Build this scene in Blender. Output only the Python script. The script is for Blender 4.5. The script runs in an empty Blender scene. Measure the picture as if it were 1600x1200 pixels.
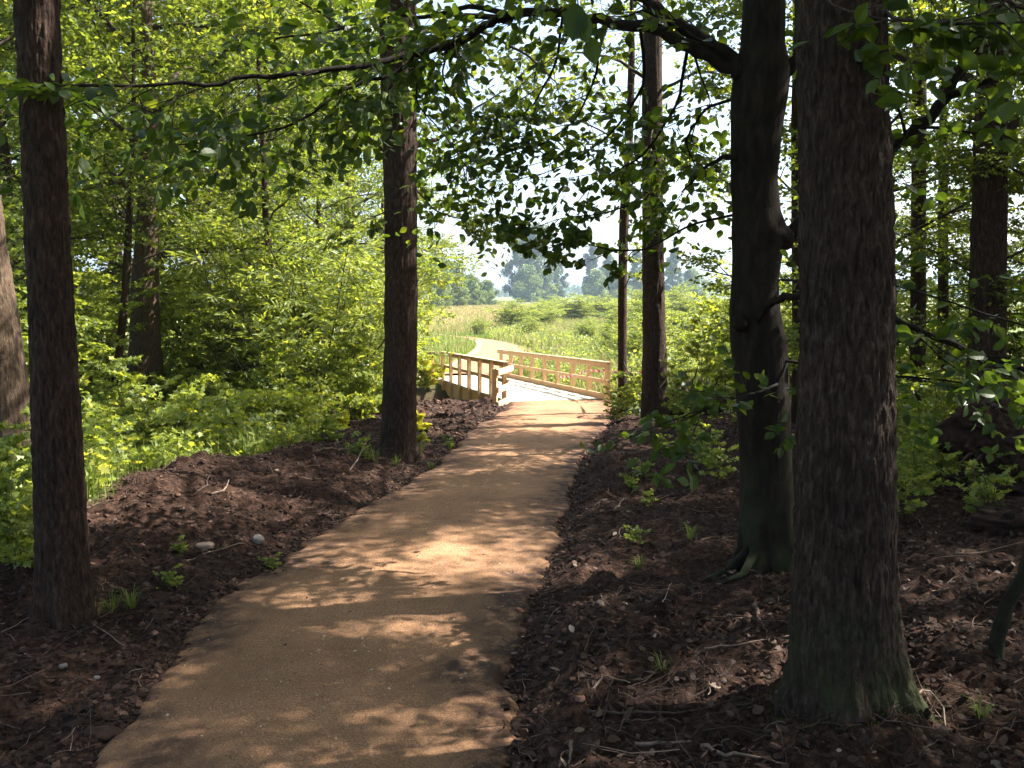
import bpy, math, random
import numpy as np
from mathutils import Vector

rng = np.random.default_rng(7)
random.seed(7)
SC = bpy.context.scene
COL = SC.collection
R = math.radians

# ------------------------------------------------------------------ camera
FPX = 1358.0            # focal length in pixels of the 1600 px wide photograph
PITCH = R(5.9)
CAMZ = 1.7
cam_d = bpy.data.cameras.new("camera")
cam = bpy.data.objects.new("camera", cam_d)
COL.objects.link(cam)
cam.location = (0, 0, CAMZ)
cam.rotation_euler = (R(90) - PITCH, 0, 0)
cam_d.sensor_width = 36
cam_d.lens = 36 * FPX / 1600
cam_d.clip_start = 0.05
cam_d.clip_end = 6000
SC.camera = cam

# ------------------------------------------------------------------ light
SUN_AZ, SUN_EL = 76.0, 47.0          # degrees clockwise from +Y, above the horizon
w = bpy.data.worlds.new("World")
SC.world = w
w.use_nodes = True
nt = w.node_tree
bg = nt.nodes["Background"]
sky = nt.nodes.new("ShaderNodeTexSky")
sky.sky_type = 'NISHITA'
sky.sun_disc = False
sky.sun_elevation = R(SUN_EL)
sky.sun_rotation = R(SUN_AZ)
sky.air_density = 1.0
sky.dust_density = 3.0
nt.links.new(sky.outputs[0], bg.inputs[0])
bg.inputs[1].default_value = 0.105
sd = bpy.data.lights.new("sun", 'SUN')
sd.energy = 5.0
sd.angle = R(0.5)
sd.color = (1.0, 0.95, 0.86)
sun = bpy.data.objects.new("sun", sd)
COL.objects.link(sun)
SV = Vector((math.sin(R(SUN_AZ)) * math.cos(R(SUN_EL)), math.cos(R(SUN_AZ)) * math.cos(R(SUN_EL)), math.sin(R(SUN_EL))))
sun.rotation_euler = SV.to_track_quat('Z', 'Y').to_euler()
sun.location = SV * 60

SC.view_settings.view_transform = 'Standard'
SC.view_settings.look = 'None'
SC.view_settings.exposure = 2.0
SC.view_settings.gamma = 1.0
cy = SC.cycles
cy.max_bounces = 7
cy.diffuse_bounces = 3
cy.glossy_bounces = 2
cy.transmission_bounces = 5
cy.transparent_max_bounces = 6
cy.volume_bounces = 0
cy.use_denoising = True
cy.sample_clamp_indirect = 6

# ------------------------------------------------------------------ helpers
def pix(px, py, y):
    """world point at ground distance y (world Y) on the ray through photo pixel px,py"""
    a, b = (px - 800) / FPX, (600 - py) / FPX
    dx, dy, dz = a, math.cos(PITCH) + b * math.sin(PITCH), b * math.cos(PITCH) - math.sin(PITCH)
    t = y / dy
    return np.array((dx * t, y, CAMZ + dz * t))

def lerp_tab(x, tab):
    xs, ys = zip(*tab)
    return np.interp(x, xs, ys)

def ss(a, b, x):
    t = np.clip((x - a) / (b - a), 0, 1)
    return t * t * (3 - 2 * t)

def _hash(ix, iy, iz, seed):
    h = (ix.astype(np.int64) * 374761393 + iy.astype(np.int64) * 668265263 + iz.astype(np.int64) * 2147483647 + seed * 1274126177) & 0xFFFFFFFF
    h = ((h ^ (h >> 13)) * 1274126177) & 0xFFFFFFFF
    h = ((h ^ (h >> 16)) * 2246822519) & 0xFFFFFFFF
    return ((h ^ (h >> 15)) & 0xFFFFFF) / float(0xFFFFFF)

def vnoise(x, y, z, seed=0):
    x, y, z = np.broadcast_arrays(np.asarray(x, float), np.asarray(y, float), np.asarray(z, float))
    ix, iy, iz = np.floor(x), np.floor(y), np.floor(z)
    fx, fy, fz = x - ix, y - iy, z - iz
    fx, fy, fz = fx*fx*(3-2*fx), fy*fy*(3-2*fy), fz*fz*(3-2*fz)
    r = 0
    for dx in (0, 1):
        for dy in (0, 1):
            for dz in (0, 1):
                wgt = (fx if dx else 1-fx) * (fy if dy else 1-fy) * (fz if dz else 1-fz)
                r = r + wgt * _hash(ix+dx, iy+dy, iz+dz, seed)
    return r * 2 - 1

def noise2(x, y, seed=0):
    x, y = np.broadcast_arrays(np.asarray(x, float), np.asarray(y, float))
    ix, iy = np.floor(x), np.floor(y)
    fx, fy = x - ix, y - iy
    fx, fy = fx*fx*(3-2*fx), fy*fy*(3-2*fy)
    z = np.zeros_like(ix)
    h = lambda a, b: _hash(ix+a, iy+b, z, seed)
    return ((h(0,0)*(1-fx)+h(1,0)*fx)*(1-fy) + (h(0,1)*(1-fx)+h(1,1)*fx)*fy) * 2 - 1

def fbm2(x, y, oct=4, seed=0, gain=.5):
    s, a, f = 0, 1.0, 1.0
    for k in range(oct):
        s = s + a * noise2(np.asarray(x)*f + 17.3*k, np.asarray(y)*f - 9.1*k, seed + k)
        a *= gain; f *= 2.03
    return s

def link(o, parent=None):
    COL.objects.link(o)
    if parent is not None:
        o.parent = parent
    return o

def mesh_np(name, V, faces, smooth=False, attrs=None):
    """faces: list of int arrays (n,k).  attrs: {name: (domain, array)}"""
    V = np.asarray(V, dtype=np.float32).reshape(-1, 3)
    faces = [np.asarray(f, dtype=np.int32) for f in faces if len(f)]
    me = bpy.data.meshes.new(name)
    me.vertices.add(len(V))
    me.vertices.foreach_set("co", V.ravel())
    nl = sum(f.size for f in faces)
    npoly = sum(len(f) for f in faces)
    me.loops.add(nl)
    me.loops.foreach_set("vertex_index", np.concatenate([f.ravel() for f in faces]))
    me.polygons.add(npoly)
    tot = np.concatenate([np.full(len(f), f.shape[1], np.int32) for f in faces])
    st = np.concatenate(([0], np.cumsum(tot)[:-1])).astype(np.int32)
    me.polygons.foreach_set("loop_start", st)
    me.polygons.foreach_set("use_smooth", np.full(npoly, bool(smooth)))
    if attrs:
        for an, (dom, arr) in attrs.items():
            arr = np.asarray(arr, dtype=np.float32)
            at = me.attributes.new(an, 'FLOAT', dom)
            at.data.foreach_set("value", arr.ravel())
    me.update(calc_edges=True)
    return me

class MB:
    """collects tubes / boxes / arrays into one mesh"""
    def __init__(s):
        s.V, s.F, s.n = [], {}, 0
    def add(s, V, F):
        V = np.asarray(V, float).reshape(-1, 3)
        for f in F:
            f = np.asarray(f, int)
            if len(f):
                s.F.setdefault(f.shape[1], []).append(f + s.n)
        s.V.append(V); s.n += len(V)
        return s
    def tube(s, P, rad, sides=6, cap=True):
        V, F = tube(P, rad, sides, cap)
        return s.add(V, F)
    def box(s, c, size, rot=None, axes=None):
        V, F = box_np(c, size, axes)
        return s.add(V, F)
    def mesh(s, name, smooth=False):
        V = np.concatenate(s.V) if s.V else np.zeros((0, 3))
        return mesh_np(name, V, [np.concatenate(v) for v in s.F.values()], smooth)

def tube(P, rad, sides=6, cap=True):
    P = np.asarray(P, float); n = len(P)
    rad = np.broadcast_to(np.asarray(rad, float), (n,))
    T = np.gradient(P, axis=0)
    T /= np.linalg.norm(T, axis=1)[:, None] + 1e-12
    ref = np.array((0, 0, 1.0)) if abs(T[0][2]) < .9 else np.array((1.0, 0, 0))
    U = np.zeros_like(P)
    u = np.cross(ref, T[0]); u /= np.linalg.norm(u)
    for i in range(n):
        u = u - T[i] * np.dot(u, T[i]); u /= np.linalg.norm(u) + 1e-12
        U[i] = u
    W = np.cross(T, U)
    a = np.linspace(0, 2*np.pi, sides, endpoint=False)
    V = P[:, None] + rad[:, None, None] * (np.cos(a)[None, :, None]*U[:, None] + np.sin(a)[None, :, None]*W[:, None])
    V = V.reshape(-1, 3)
    i = np.arange(n-1)[:, None]*sides; j = np.arange(sides)[None]; j2 = (j+1) % sides
    Q = np.stack([i+j, i+j2, i+sides+j2, i+sides+j], -1).reshape(-1, 4)
    F = [Q]
    if cap:
        base = len(V)
        V = np.concatenate([V, P[:1], P[-1:]])
        k = np.arange(sides); k2 = (k+1) % sides
        F.append(np.stack([k2, k, np.full(sides, base)], -1))
        e = (n-1)*sides
        F.append(np.stack([e+k, e+k2, np.full(sides, base+1)], -1))
    return V, F

def box_np(c, size, axes=None):
    c = np.asarray(c, float); h = np.asarray(size, float)/2
    A = np.eye(3) if axes is None else np.asarray(axes, float)
    V = np.array([c + sx*h[0]*A[0] + sy*h[1]*A[1] + sz*h[2]*A[2] for sx in (-1, 1) for sy in (-1, 1) for sz in (-1, 1)])
    Q = np.array([(0,1,3,2),(4,6,7,5),(0,4,5,1),(2,3,7,6),(0,2,6,4),(1,5,7,3)])
    return V, [Q]

def tag(o, label=None, cat=None, group=None, kind=None):
    if label: o["label"] = label
    if cat: o["category"] = cat
    if group: o["group"] = group
    if kind: o["kind"] = kind
    return o

def obj(name, me, mat=None, parent=None):
    o = bpy.data.objects.new(name, me)
    if mat is not None and len(me.materials) == 0:
        me.materials.append(mat)
    return link(o, parent)

def empty(name, loc=(0, 0, 0), rz=0, parent=None):
    o = bpy.data.objects.new(name, None)
    o.empty_display_size = .1
    o.location = loc; o.rotation_euler = (0, 0, rz)
    return link(o, parent)

def copy_tree(o, parent=None):
    c = o.copy(); COL.objects.link(c)
    if parent is not None:
        c.parent = parent
    for ch in list(KIDS.get(o, [])):
        copy_tree(ch, c)
    return c
KIDS = {}
def index_children():
    KIDS.clear()
    for o in bpy.data.objects:
        if o.parent is not None:
            KIDS.setdefault(o.parent, []).append(o)

# ------------------------------------------------------------------ materials
def new_mat(name):
    m = bpy.data.materials.new(name); m.use_nodes = True
    t = m.node_tree; t.nodes.clear()
    out = t.nodes.new("ShaderNodeOutputMaterial")
    return m, t, out

def N(t, typ, **kw):
    n = t.nodes.new(typ)
    for k, v in kw.items():
        setattr(n, k, v)
    return n

def noise_node(t, scale, detail=4, rough=.55, vec=None, dist=0):
    n = N(t, "ShaderNodeTexNoise")
    n.inputs["Scale"].default_value = scale
    n.inputs["Detail"].default_value = detail
    n.inputs["Roughness"].default_value = rough
    n.inputs["Distortion"].default_value = dist
    if vec is not None:
        t.links.new(vec, n.inputs["Vector"])
    return n

def ramp(t, fac, stops):
    r = N(t, "ShaderNodeValToRGB")
    el = r.color_ramp.elements
    while len(el) < len(stops):
        el.new(.5)
    for e, (p, c) in zip(el, stops):
        e.position = p
        e.color = (c[0], c[1], c[2], 1) if not np.isscalar(c) else (c, c, c, 1)
    t.links.new(fac, r.inputs[0])
    return r

def mixc(t, fac, a, b):
    m = N(t, "ShaderNodeMix", data_type='RGBA')
    for s, v in ((0, fac), (6, a), (7, b)):
        if hasattr(v, "is_linked") or hasattr(v, "links"):
            t.links.new(v, m.inputs[s])
        else:
            m.inputs[s].default_value = v if np.isscalar(v) else (*v, 1)
    return m.outputs[2]

def attr(t, name):
    a = N(t, "ShaderNodeAttribute"); a.attribute_name = name
    return a

def leaf_mat(name, dark, light, yellow=None, trans=.5, rough=.45, spec=.35):
    """diffuse + translucent leaf, its colour picked per leaf by the 'tint' attribute"""
    m, t, out = new_mat(name)
    a = attr(t, "tint")
    stops = [(0.0, dark), (.8, light)] + ([(1.0, yellow)] if yellow else [(1.0, light)])
    r = ramp(t, a.outputs["Fac"], stops)
    p = N(t, "ShaderNodeBsdfPrincipled")
    p.inputs["Roughness"].default_value = rough
    p.inputs["Specular IOR Level"].default_value = spec
    t.links.new(r.outputs[0], p.inputs["Base Color"])
    tr = N(t, "ShaderNodeBsdfTranslucent")
    hs = N(t, "ShaderNodeMix", data_type='RGBA', blend_type='MULTIPLY')
    hs.inputs[0].default_value = 1
    t.links.new(r.outputs[0], hs.inputs[6])
    hs.inputs[7].default_value = (2.1, 1.9, 0.65, 1)
    t.links.new(hs.outputs[2], tr.inputs[0])
    mx = N(t, "ShaderNodeMixShader"); mx.inputs[0].default_value = trans
    t.links.new(p.outputs[0], mx.inputs[1]); t.links.new(tr.outputs[0], mx.inputs[2])
    t.links.new(mx.outputs[0], out.inputs[0])
    return m

def bark_mat(name, c0, c1, c2, scale=1.0, streak=9, bump=.6, moss=None):
    m, t, out = new_mat(name)
    tc = N(t, "ShaderNodeTexCoord")
    mp = N(t, "ShaderNodeMapping"); mp.inputs["Scale"].default_value = (streak, streak, streak*.26)
    t.links.new(tc.outputs["Object"], mp.inputs[0])
    n1 = noise_node(t, 6*scale, 6, .65, mp.outputs[0], .4)
    n2 = noise_node(t, 1.7, 3, .5, tc.outputs["Object"])
    n3 = noise_node(t, 70*scale, 3, .6, tc.outputs["Object"])
    r = ramp(t, n1.outputs[0], [(.3, c0), (.52, c1), (.72, c2)])
    col = mixc(t, .5, r.outputs[0], r.outputs[0])
    sh = ramp(t, n2.outputs[0], [(.35, (.75, .72, .7)), (.7, (1.15, 1.1, 1.0))])
    ml = N(t, "ShaderNodeMix", data_type='RGBA', blend_type='MULTIPLY'); ml.inputs[0].default_value = 1
    t.links.new(col, ml.inputs[6]); t.links.new(sh.outputs[0], ml.inputs[7])
    colo = ml.outputs[2]
    if moss:
        sep = N(t, "ShaderNodeSeparateXYZ"); t.links.new(tc.outputs["Object"], sep.inputs[0])
        mr = N(t, "ShaderNodeMapRange"); mr.inputs[1].default_value = moss[0]; mr.inputs[2].default_value = 0.0
        mr.inputs[3].default_value = 0; mr.inputs[4].default_value = 1
        t.links.new(sep.outputs[2], mr.inputs[0])
        mm = N(t, "ShaderNodeMath", operation='MULTIPLY'); t.links.new(mr.outputs[0], mm.inputs[0])
        nm = ramp(t, noise_node(t, 5, 4, .6, tc.outputs["Object"]).outputs[0], [(.4, 0.0), (.6, 1.0)])
        t.links.new(nm.outputs[0], mm.inputs[1])
        colo = mixc(t, mm.outputs[0], colo, moss[1])
    p = N(t, "ShaderNodeBsdfPrincipled"); p.inputs["Roughness"].default_value = .9
    p.inputs["Specular IOR Level"].default_value = .2
    t.links.new(colo, p.inputs["Base Color"])
    ad = N(t, "ShaderNodeMath", operation='MULTIPLY_ADD'); ad.inputs[1].default_value = .35
    t.links.new(n3.outputs[0], ad.inputs[0]); t.links.new(n1.outputs[0], ad.inputs[2])
    b = N(t, "ShaderNodeBump"); b.inputs["Strength"].default_value = bump; b.inputs["Distance"].default_value = .02
    t.links.new(ad.outputs[0], b.inputs["Height"]); t.links.new(b.outputs[0], p.inputs["Normal"])
    t.links.new(p.outputs[0], out.inputs[0])
    return m

def simple_mat(name, c0, c1, scale=8, rough=.85, bump=.2, stretch=(1, 1, 1), bscale=None, spec=.3, detail=5):
    m, t, out = new_mat(name)
    tc = N(t, "ShaderNodeTexCoord")
    mp = N(t, "ShaderNodeMapping"); mp.inputs["Scale"].default_value = stretch
    t.links.new(tc.outputs["Object"], mp.inputs[0])
    n = noise_node(t, scale, detail, .6, mp.outputs[0])
    r = ramp(t, n.outputs[0], [(.3, c0), (.7, c1)])
    p = N(t, "ShaderNodeBsdfPrincipled"); p.inputs["Roughness"].default_value = rough
    p.inputs["Specular IOR Level"].default_value = spec
    t.links.new(r.outputs[0], p.inputs["Base Color"])
    n2 = noise_node(t, bscale or scale*3, 4, .6, mp.outputs[0])
    b = N(t, "ShaderNodeBump"); b.inputs["Strength"].default_value = bump; b.inputs["Distance"].default_value = .01
    t.links.new(n2.outputs[0], b.inputs["Height"]); t.links.new(b.outputs[0], p.inputs["Normal"])
    t.links.new(p.outputs[0], out.inputs[0])
    return m

def tint_mat(name, stops, rough=.9, trans=0, bump=0, spec=.2):
    m, t, out = new_mat(name)
    a = attr(t, "tint")
    r = ramp(t, a.outputs["Fac"], stops)
    p = N(t, "ShaderNodeBsdfPrincipled"); p.inputs["Roughness"].default_value = rough
    p.inputs["Specular IOR Level"].default_value = spec
    t.links.new(r.outputs[0], p.inputs["Base Color"])
    sh = p.outputs[0]
    if trans:
        tr = N(t, "ShaderNodeBsdfTranslucent"); t.links.new(r.outputs[0], tr.inputs[0])
        mx = N(t, "ShaderNodeMixShader"); mx.inputs[0].default_value = trans
        t.links.new(sh, mx.inputs[1]); t.links.new(tr.outputs[0], mx.inputs[2]); sh = mx.outputs[0]
    if bump:
        tc = N(t, "ShaderNodeTexCoord")
        n2 = noise_node(t, 60, 4, .6, tc.outputs["Object"])
        b = N(t, "ShaderNodeBump"); b.inputs["Strength"].default_value = bump; b.inputs["Distance"].default_value = .01
        t.links.new(n2.outputs[0], b.inputs["Height"]); t.links.new(b.outputs[0], p.inputs["Normal"])
    t.links.new(sh, out.inputs[0])
    return m

M_LEAF = leaf_mat("leaf_broad", (.050, .075, .020), (.155, .205, .05), (.26, .275, .07), trans=.56)
M_BEECH = leaf_mat("leaf_beech", (.030, .058, .012), (.065, .105, .018), (.12, .16, .025), trans=.45, rough=.4)
M_UNDER = leaf_mat("leaf_undergrowth", (.10, .135, .032), (.24, .30, .075), (.40, .41, .10), trans=.45)
M_YELLOW = leaf_mat("leaf_yellow", (.26, .29, .04), (.40, .40, .05), (.48, .42, .05), trans=.4)
M_FAR = leaf_mat("leaf_far", (.045, .075, .03), (.11, .15, .06), (.13, .17, .06), trans=.2)
M_ROW = leaf_mat("leaf_row", (.07, .11, .03), (.20, .26, .08), (.24, .29, .09), trans=.25)
M_WILLOW = leaf_mat("leaf_willow", (.11, .15, .055), (.23, .28, .09), (.33, .36, .12), trans=.48)
M_GRASS = tint_mat("grass_blades", [(0, (.08, .13, .02)), (.45, (.20, .29, .05)), (.75, (.32, .30, .12)), (1, (.42, .27, .15))], trans=.35)
M_LITTER = tint_mat("dead_leaves", [(0, (.02, .012, .009)), (.5, (.06, .032, .023)), (.85, (.14, .085, .06)), (1, (.40, .31, .25))], trans=.15, rough=.6)
M_CLOD = tint_mat("soil_clods", [(0, (.018, .011, .008)), (.6, (.06, .033, .024)), (1, (.15, .085, .062))], bump=.6)
M_TWIG = tint_mat("twigs", [(0, (.03, .019, .014)), (.7, (.075, .046, .034)), (1, (.28, .2, .155))], rough=.7)
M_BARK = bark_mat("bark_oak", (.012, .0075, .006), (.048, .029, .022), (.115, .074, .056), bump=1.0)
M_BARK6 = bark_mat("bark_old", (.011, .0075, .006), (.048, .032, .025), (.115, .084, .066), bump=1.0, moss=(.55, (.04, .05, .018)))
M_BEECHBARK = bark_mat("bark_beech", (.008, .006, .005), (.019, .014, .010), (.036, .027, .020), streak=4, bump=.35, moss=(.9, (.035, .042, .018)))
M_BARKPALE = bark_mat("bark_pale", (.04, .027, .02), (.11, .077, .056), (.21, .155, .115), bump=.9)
M_BRANCH = simple_mat("branch_bark", (.03, .021, .017), (.075, .052, .04), 20, .9, .4, (1, 1, 1))
M_TIMBER = simple_mat("new_timber", (.46, .28, .16), (.66, .45, .28), 6, .75, .3, (4, 4, 4))
M_DECK = simple_mat("deck_boards", (.42, .385, .29), (.54, .50, .39), 6, .8, .15)
M_STONE = simple_mat("pale_stone", (.20, .13, .10), (.38, .27, .21), 7, .8, .4)
M_STONE2 = simple_mat("grey_stone", (.16, .13, .12), (.28, .24, .22), 9, .8, .4)
M_ROOT = simple_mat("root_soil", (.012, .007, .005), (.075, .038, .027), 16, .95, 1.0, bscale=40, detail=8)

# ------------------------------------------------------------------ terrain
def zbase(y):
    return lerp_tab(y, [(-500, .2), (0, .03), (2, 0), (18.5, -.57), (27.3, -.85), (60, -.9), (250, -1.0), (2500, -1.0)])

def gpix(px, py):
    """point where the ray through a photo pixel meets the smooth path-level ground"""
    lo, hi = .5, 900.
    for _ in range(50):
        m = (lo+hi)/2
        p = pix(px, py, m)
        if p[2] > zbase(m): lo = m
        else: hi = m
    return pix(px, py, lo)

LE = [(120,1235),(160,1180),(215,1100),(285,1010),(335,945),(430,880),(520,822),(600,775),(672,735),(708,706),(722,684),(760,656),(793,640)]
RE = [(775,1235),(780,1120),(792,1030),(830,930),(866,855),(882,780),(900,730),(925,692),(945,665),(962,640)]
LEW = [gpix(*p) for p in LE]; REW = [gpix(*p) for p in RE]
def _tab(W):
    t = sorted((p[1], p[0]) for p in W)
    return t
LT, RT = _tab(LEW), _tab(REW)
LT = [(-30, LT[0][1]-4.2), (0, LT[0][1]-.35)] + LT + [(18.6, 0.0)]
RT = [(-30, RT[0][1]-4.2), (0, RT[0][1]-.1)] + RT + [(18.6, 2.1)]
def xl(y): return lerp_tab(y, LT)
def xr(y): return lerp_tab(y, RT)
def path_dist(x, y):
    """signed distance outside the near path (negative inside)"""
    return np.maximum(xl(y) - x, x - xr(y))

# far path
FL = [(-2.35,27.3),(-2.5,30),(-2.1,34.5),(-1.75,40.7),(-1.9,47),(-2.7,52.5),(-5.2,58),(-9,62),(-16,66),(-30,70)]
FR = [(-.25,27.3),(.1,30),(.8,34),(1.2,39),(.2,45.6),(-1.0,51.5),(-3.4,56.2),(-7.3,64.5),(-15,70),(-29,75)]

MC = np.array([(-3.6,1.5,.10),(-3.5,3.5,.16),(-3.3,5.3,.34),(-3.08,6.2,.36),(-2.95,7,.42),(-2.83,8,.50),(-2.4,9.2,.42),(-2.1,10.3,.34),(-2.05,11.6,.40),(-2.2,12.8,.22),(-2.4,14,.05)])
def H(x, y, fine=True):
    x, y = np.broadcast_arrays(np.asarray(x, float), np.asarray(y, float))
    z = zbase(y)
    pd = path_dist(x, y)
    out = ss(.0, .35, pd)
    near = 1 - ss(16, 19, y)
    left = (x < (xl(y)+xr(y))/2)
    # spoil ridge on the left
    cx = np.interp(y, MC[:, 1], MC[:, 0]); ch = np.interp(y, MC[:, 1], MC[:, 2])*(1-ss(13, 15, y))
    e = x - cx
    wdt = np.where(e > 0, np.maximum((xl(y) - cx)*.62, .3), .55)
    ridge = ch * np.exp(-(e/wdt)**2)
    lumps = np.clip(.5 + .5*fbm2(x*.9, y*.9, 3, 5), 0, 1.6)
    z = z + np.where(left, .78*ridge*(.72 + .45*lumps)*ss(0, .5, pd), 0)
    # right bank
    rb = (.10*ss(0, .4, pd) + .12*ss(.6, 3.5, pd)) * near
    z = z + np.where(left, 0, rb)
    # ditch under the bridge
    s = (y - 22.6) - .28*(x + 1.2)
    z = z - 1.0*np.exp(-(s/2.1)**2)
    # the field rolls a little
    far = ss(28, 60, y)
    z = z + far*.25*fbm2(x*.02, y*.02, 3, 11) * ss(0, 30, y-30)
    # left wood floor falls then rises
    z = z + .15*ss(4, 10, -x)*fbm2(x*.3, y*.3, 3, 3)
    if fine:
        soil = soil_mask(x, y)
        k = np.clip(out, 0, 1)
        z = z + k*(soil*.7+.3)*(1-ss(22, 26, y))*(.05*fbm2(x*2.3, y*2.3, 3, 21) + .04*np.abs(fbm2(x*7, y*7, 3, 31)) + .014*fbm2(x*24, y*24, 2, 35) - .02)
        z = z + k*.05*fbm2(x*.8, y*.8, 3, 41)
    fp = (pd < .15) & (y < 18.7)
    z = np.where(fp, np.minimum(z, zbase(y) - .03*(1-ss(0, .15, pd))), z)
    return z

def soil_mask(x, y):
    pd = path_dist(x, y)
    left = (x < (xl(y)+xr(y))/2)
    cx = np.interp(y, MC[:, 1], MC[:, 0])
    nz = .35*fbm2(x*1.3, y*1.3, 3, 51)
    ml = ss(-.75, -.35, x - cx + nz) * (1 - ss(21, 24, y))
    mr = 1 - ss(14.5, 17, y + 2*nz)
    m = np.where(left, ml, mr)
    # round the bridge and ditch
    s = (y - 22.6) - .28*(x + 1.2)
    m = np.maximum(m, np.exp(-(s/3.3)**4)*(1-ss(6, 9, np.abs(x))))
    # bare earth by the far path
    m = np.maximum(m, np.exp(-((x-1.9)/1.1)**2 - ((y-37)/4.5)**2))
    return np.clip(m, 0, 1)

_YS = np.concatenate([np.linspace(1.2, 20, 1900), np.geomspace(20, 400, 600)])
def hit(px, row):
    """first point where the ray through a photo pixel meets the real ground"""
    P = np.array([pix(px, row, y_) for y_ in _YS])
    d = P[:, 2] - H(P[:, 0], P[:, 1])
    k = int(np.argmax(d < 0)) if (d < 0).any() else len(d)-1
    return P[k]

def axis_pts(segs):
    out = []
    for a, b, n in segs:
        out.append(np.linspace(a, b, n, endpoint=False))
    return np.concatenate(out)
def geo(a, b, n):
    return np.sign(a)*np.geomspace(abs(a), abs(b), n, endpoint=False)
gx = np.concatenate([-geo(1800, 12, 34), np.linspace(-12, -5, 60, endpoint=False), np.linspace(-5, 5, 330, endpoint=False),
                     np.linspace(5, 12, 60, endpoint=False), geo(12, 1800, 34), [1800]])
gy = np.concatenate([np.linspace(-60, -4, 20, endpoint=False), np.linspace(-4, 1.8, 40, endpoint=False), np.linspace(1.8, 8, 260, endpoint=False),
                     np.linspace(8, 16, 190, endpoint=False), np.linspace(16, 30, 110, endpoint=False), geo(30, 2600, 80), [2600]])
GX, GY = np.meshgrid(gx, gy)
GZ = H(GX, GY)
SM = soil_mask(GX, GY)
# how green / how dry the meadow is
tanm = np.clip(.5 + .6*fbm2(GX*.05, GY*.03, 3, 61), 0, 1)
meadow = np.where(GY > 28, 1.0, 0.0)
dry = np.clip(np.exp(-((GX+9)/9)**2 - ((GY-120)/60)**2)*1.3 + .45*tanm*meadow, 0, 1)
lit_soil = SM
nx, ny = len(gx), len(gy)
ii = np.arange(ny-1)[:, None]*nx; jj = np.arange(nx-1)[None]
Q = np.stack([ii+jj, ii+jj+1, ii+nx+jj+1, ii+nx+jj], -1).reshape(-1, 4)
me = mesh_np("ground", np.stack([GX, GY, GZ], -1), [Q], True, {"soil": ('POINT', SM), "dry": ('POINT', dry)})
m, t, out = new_mat("ground_earth")
tc = N(t, "ShaderNodeTexCoord"); O = tc.outputs["Object"]
n1 = noise_node(t, 2.2, 6, .6, O); n2 = noise_node(t, 28, 5, .65, O); n3 = noise_node(t, 140, 3, .6, O); n4 = noise_node(t, .35, 4, .6, O)
soilc = ramp(t, n2.outputs[0], [(.30, (.012, .007, .005)), (.5, (.040, .022, .016)), (.72, (.11, .062, .045))])
soilv = ramp(t, n1.outputs[0], [(.35, (.7, .68, .66)), (.65, (1.25, 1.2, 1.15))])
ms = N(t, "ShaderNodeMix", data_type='RGBA', blend_type='MULTIPLY'); ms.inputs[0].default_value = 1
t.links.new(soilc.outputs[0], ms.inputs[6]); t.links.new(soilv.outputs[0], ms.inputs[7])
grc = ramp(t, n2.outputs[0], [(.3, (.05, .08, .02)), (.55, (.12, .17, .04)), (.75, (.20, .22, .07))])
dryc = ramp(t, n1.outputs[0], [(.3, (.25, .19, .09)), (.7, (.42, .30, .17))])
ad = attr(t, "dry"); asl = attr(t, "soil")
g2 = mixc(t, ad.outputs["Fac"], grc.outputs[0], dryc.outputs[0])
cc = mixc(t, asl.outputs["Fac"], g2, ms.outputs[2])
p = N(t, "ShaderNodeBsdfPrincipled"); p.inputs["Roughness"].default_value = .95; p.inputs["Specular IOR Level"].default_value = .15
t.links.new(cc, p.inputs["Base Color"])
hh = N(t, "ShaderNodeMath", operation='MULTIPLY_ADD'); hh.inputs[1].default_value = .4
t.links.new(n3.outputs[0], hh.inputs[0]); t.links.new(n2.outputs[0], hh.inputs[2])
b = N(t, "ShaderNodeBump"); b.inputs["Strength"].default_value = .9; b.inputs["Distance"].default_value = .03
t.links.new(hh.outputs[0], b.inputs["Height"]); t.links.new(b.outputs[0], p.inputs["Normal"])
t.links.new(p.outputs[0], out.inputs[0])
tag(obj("ground", me, m), "dark dug woodland soil and open meadow", kind='structure')

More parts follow.
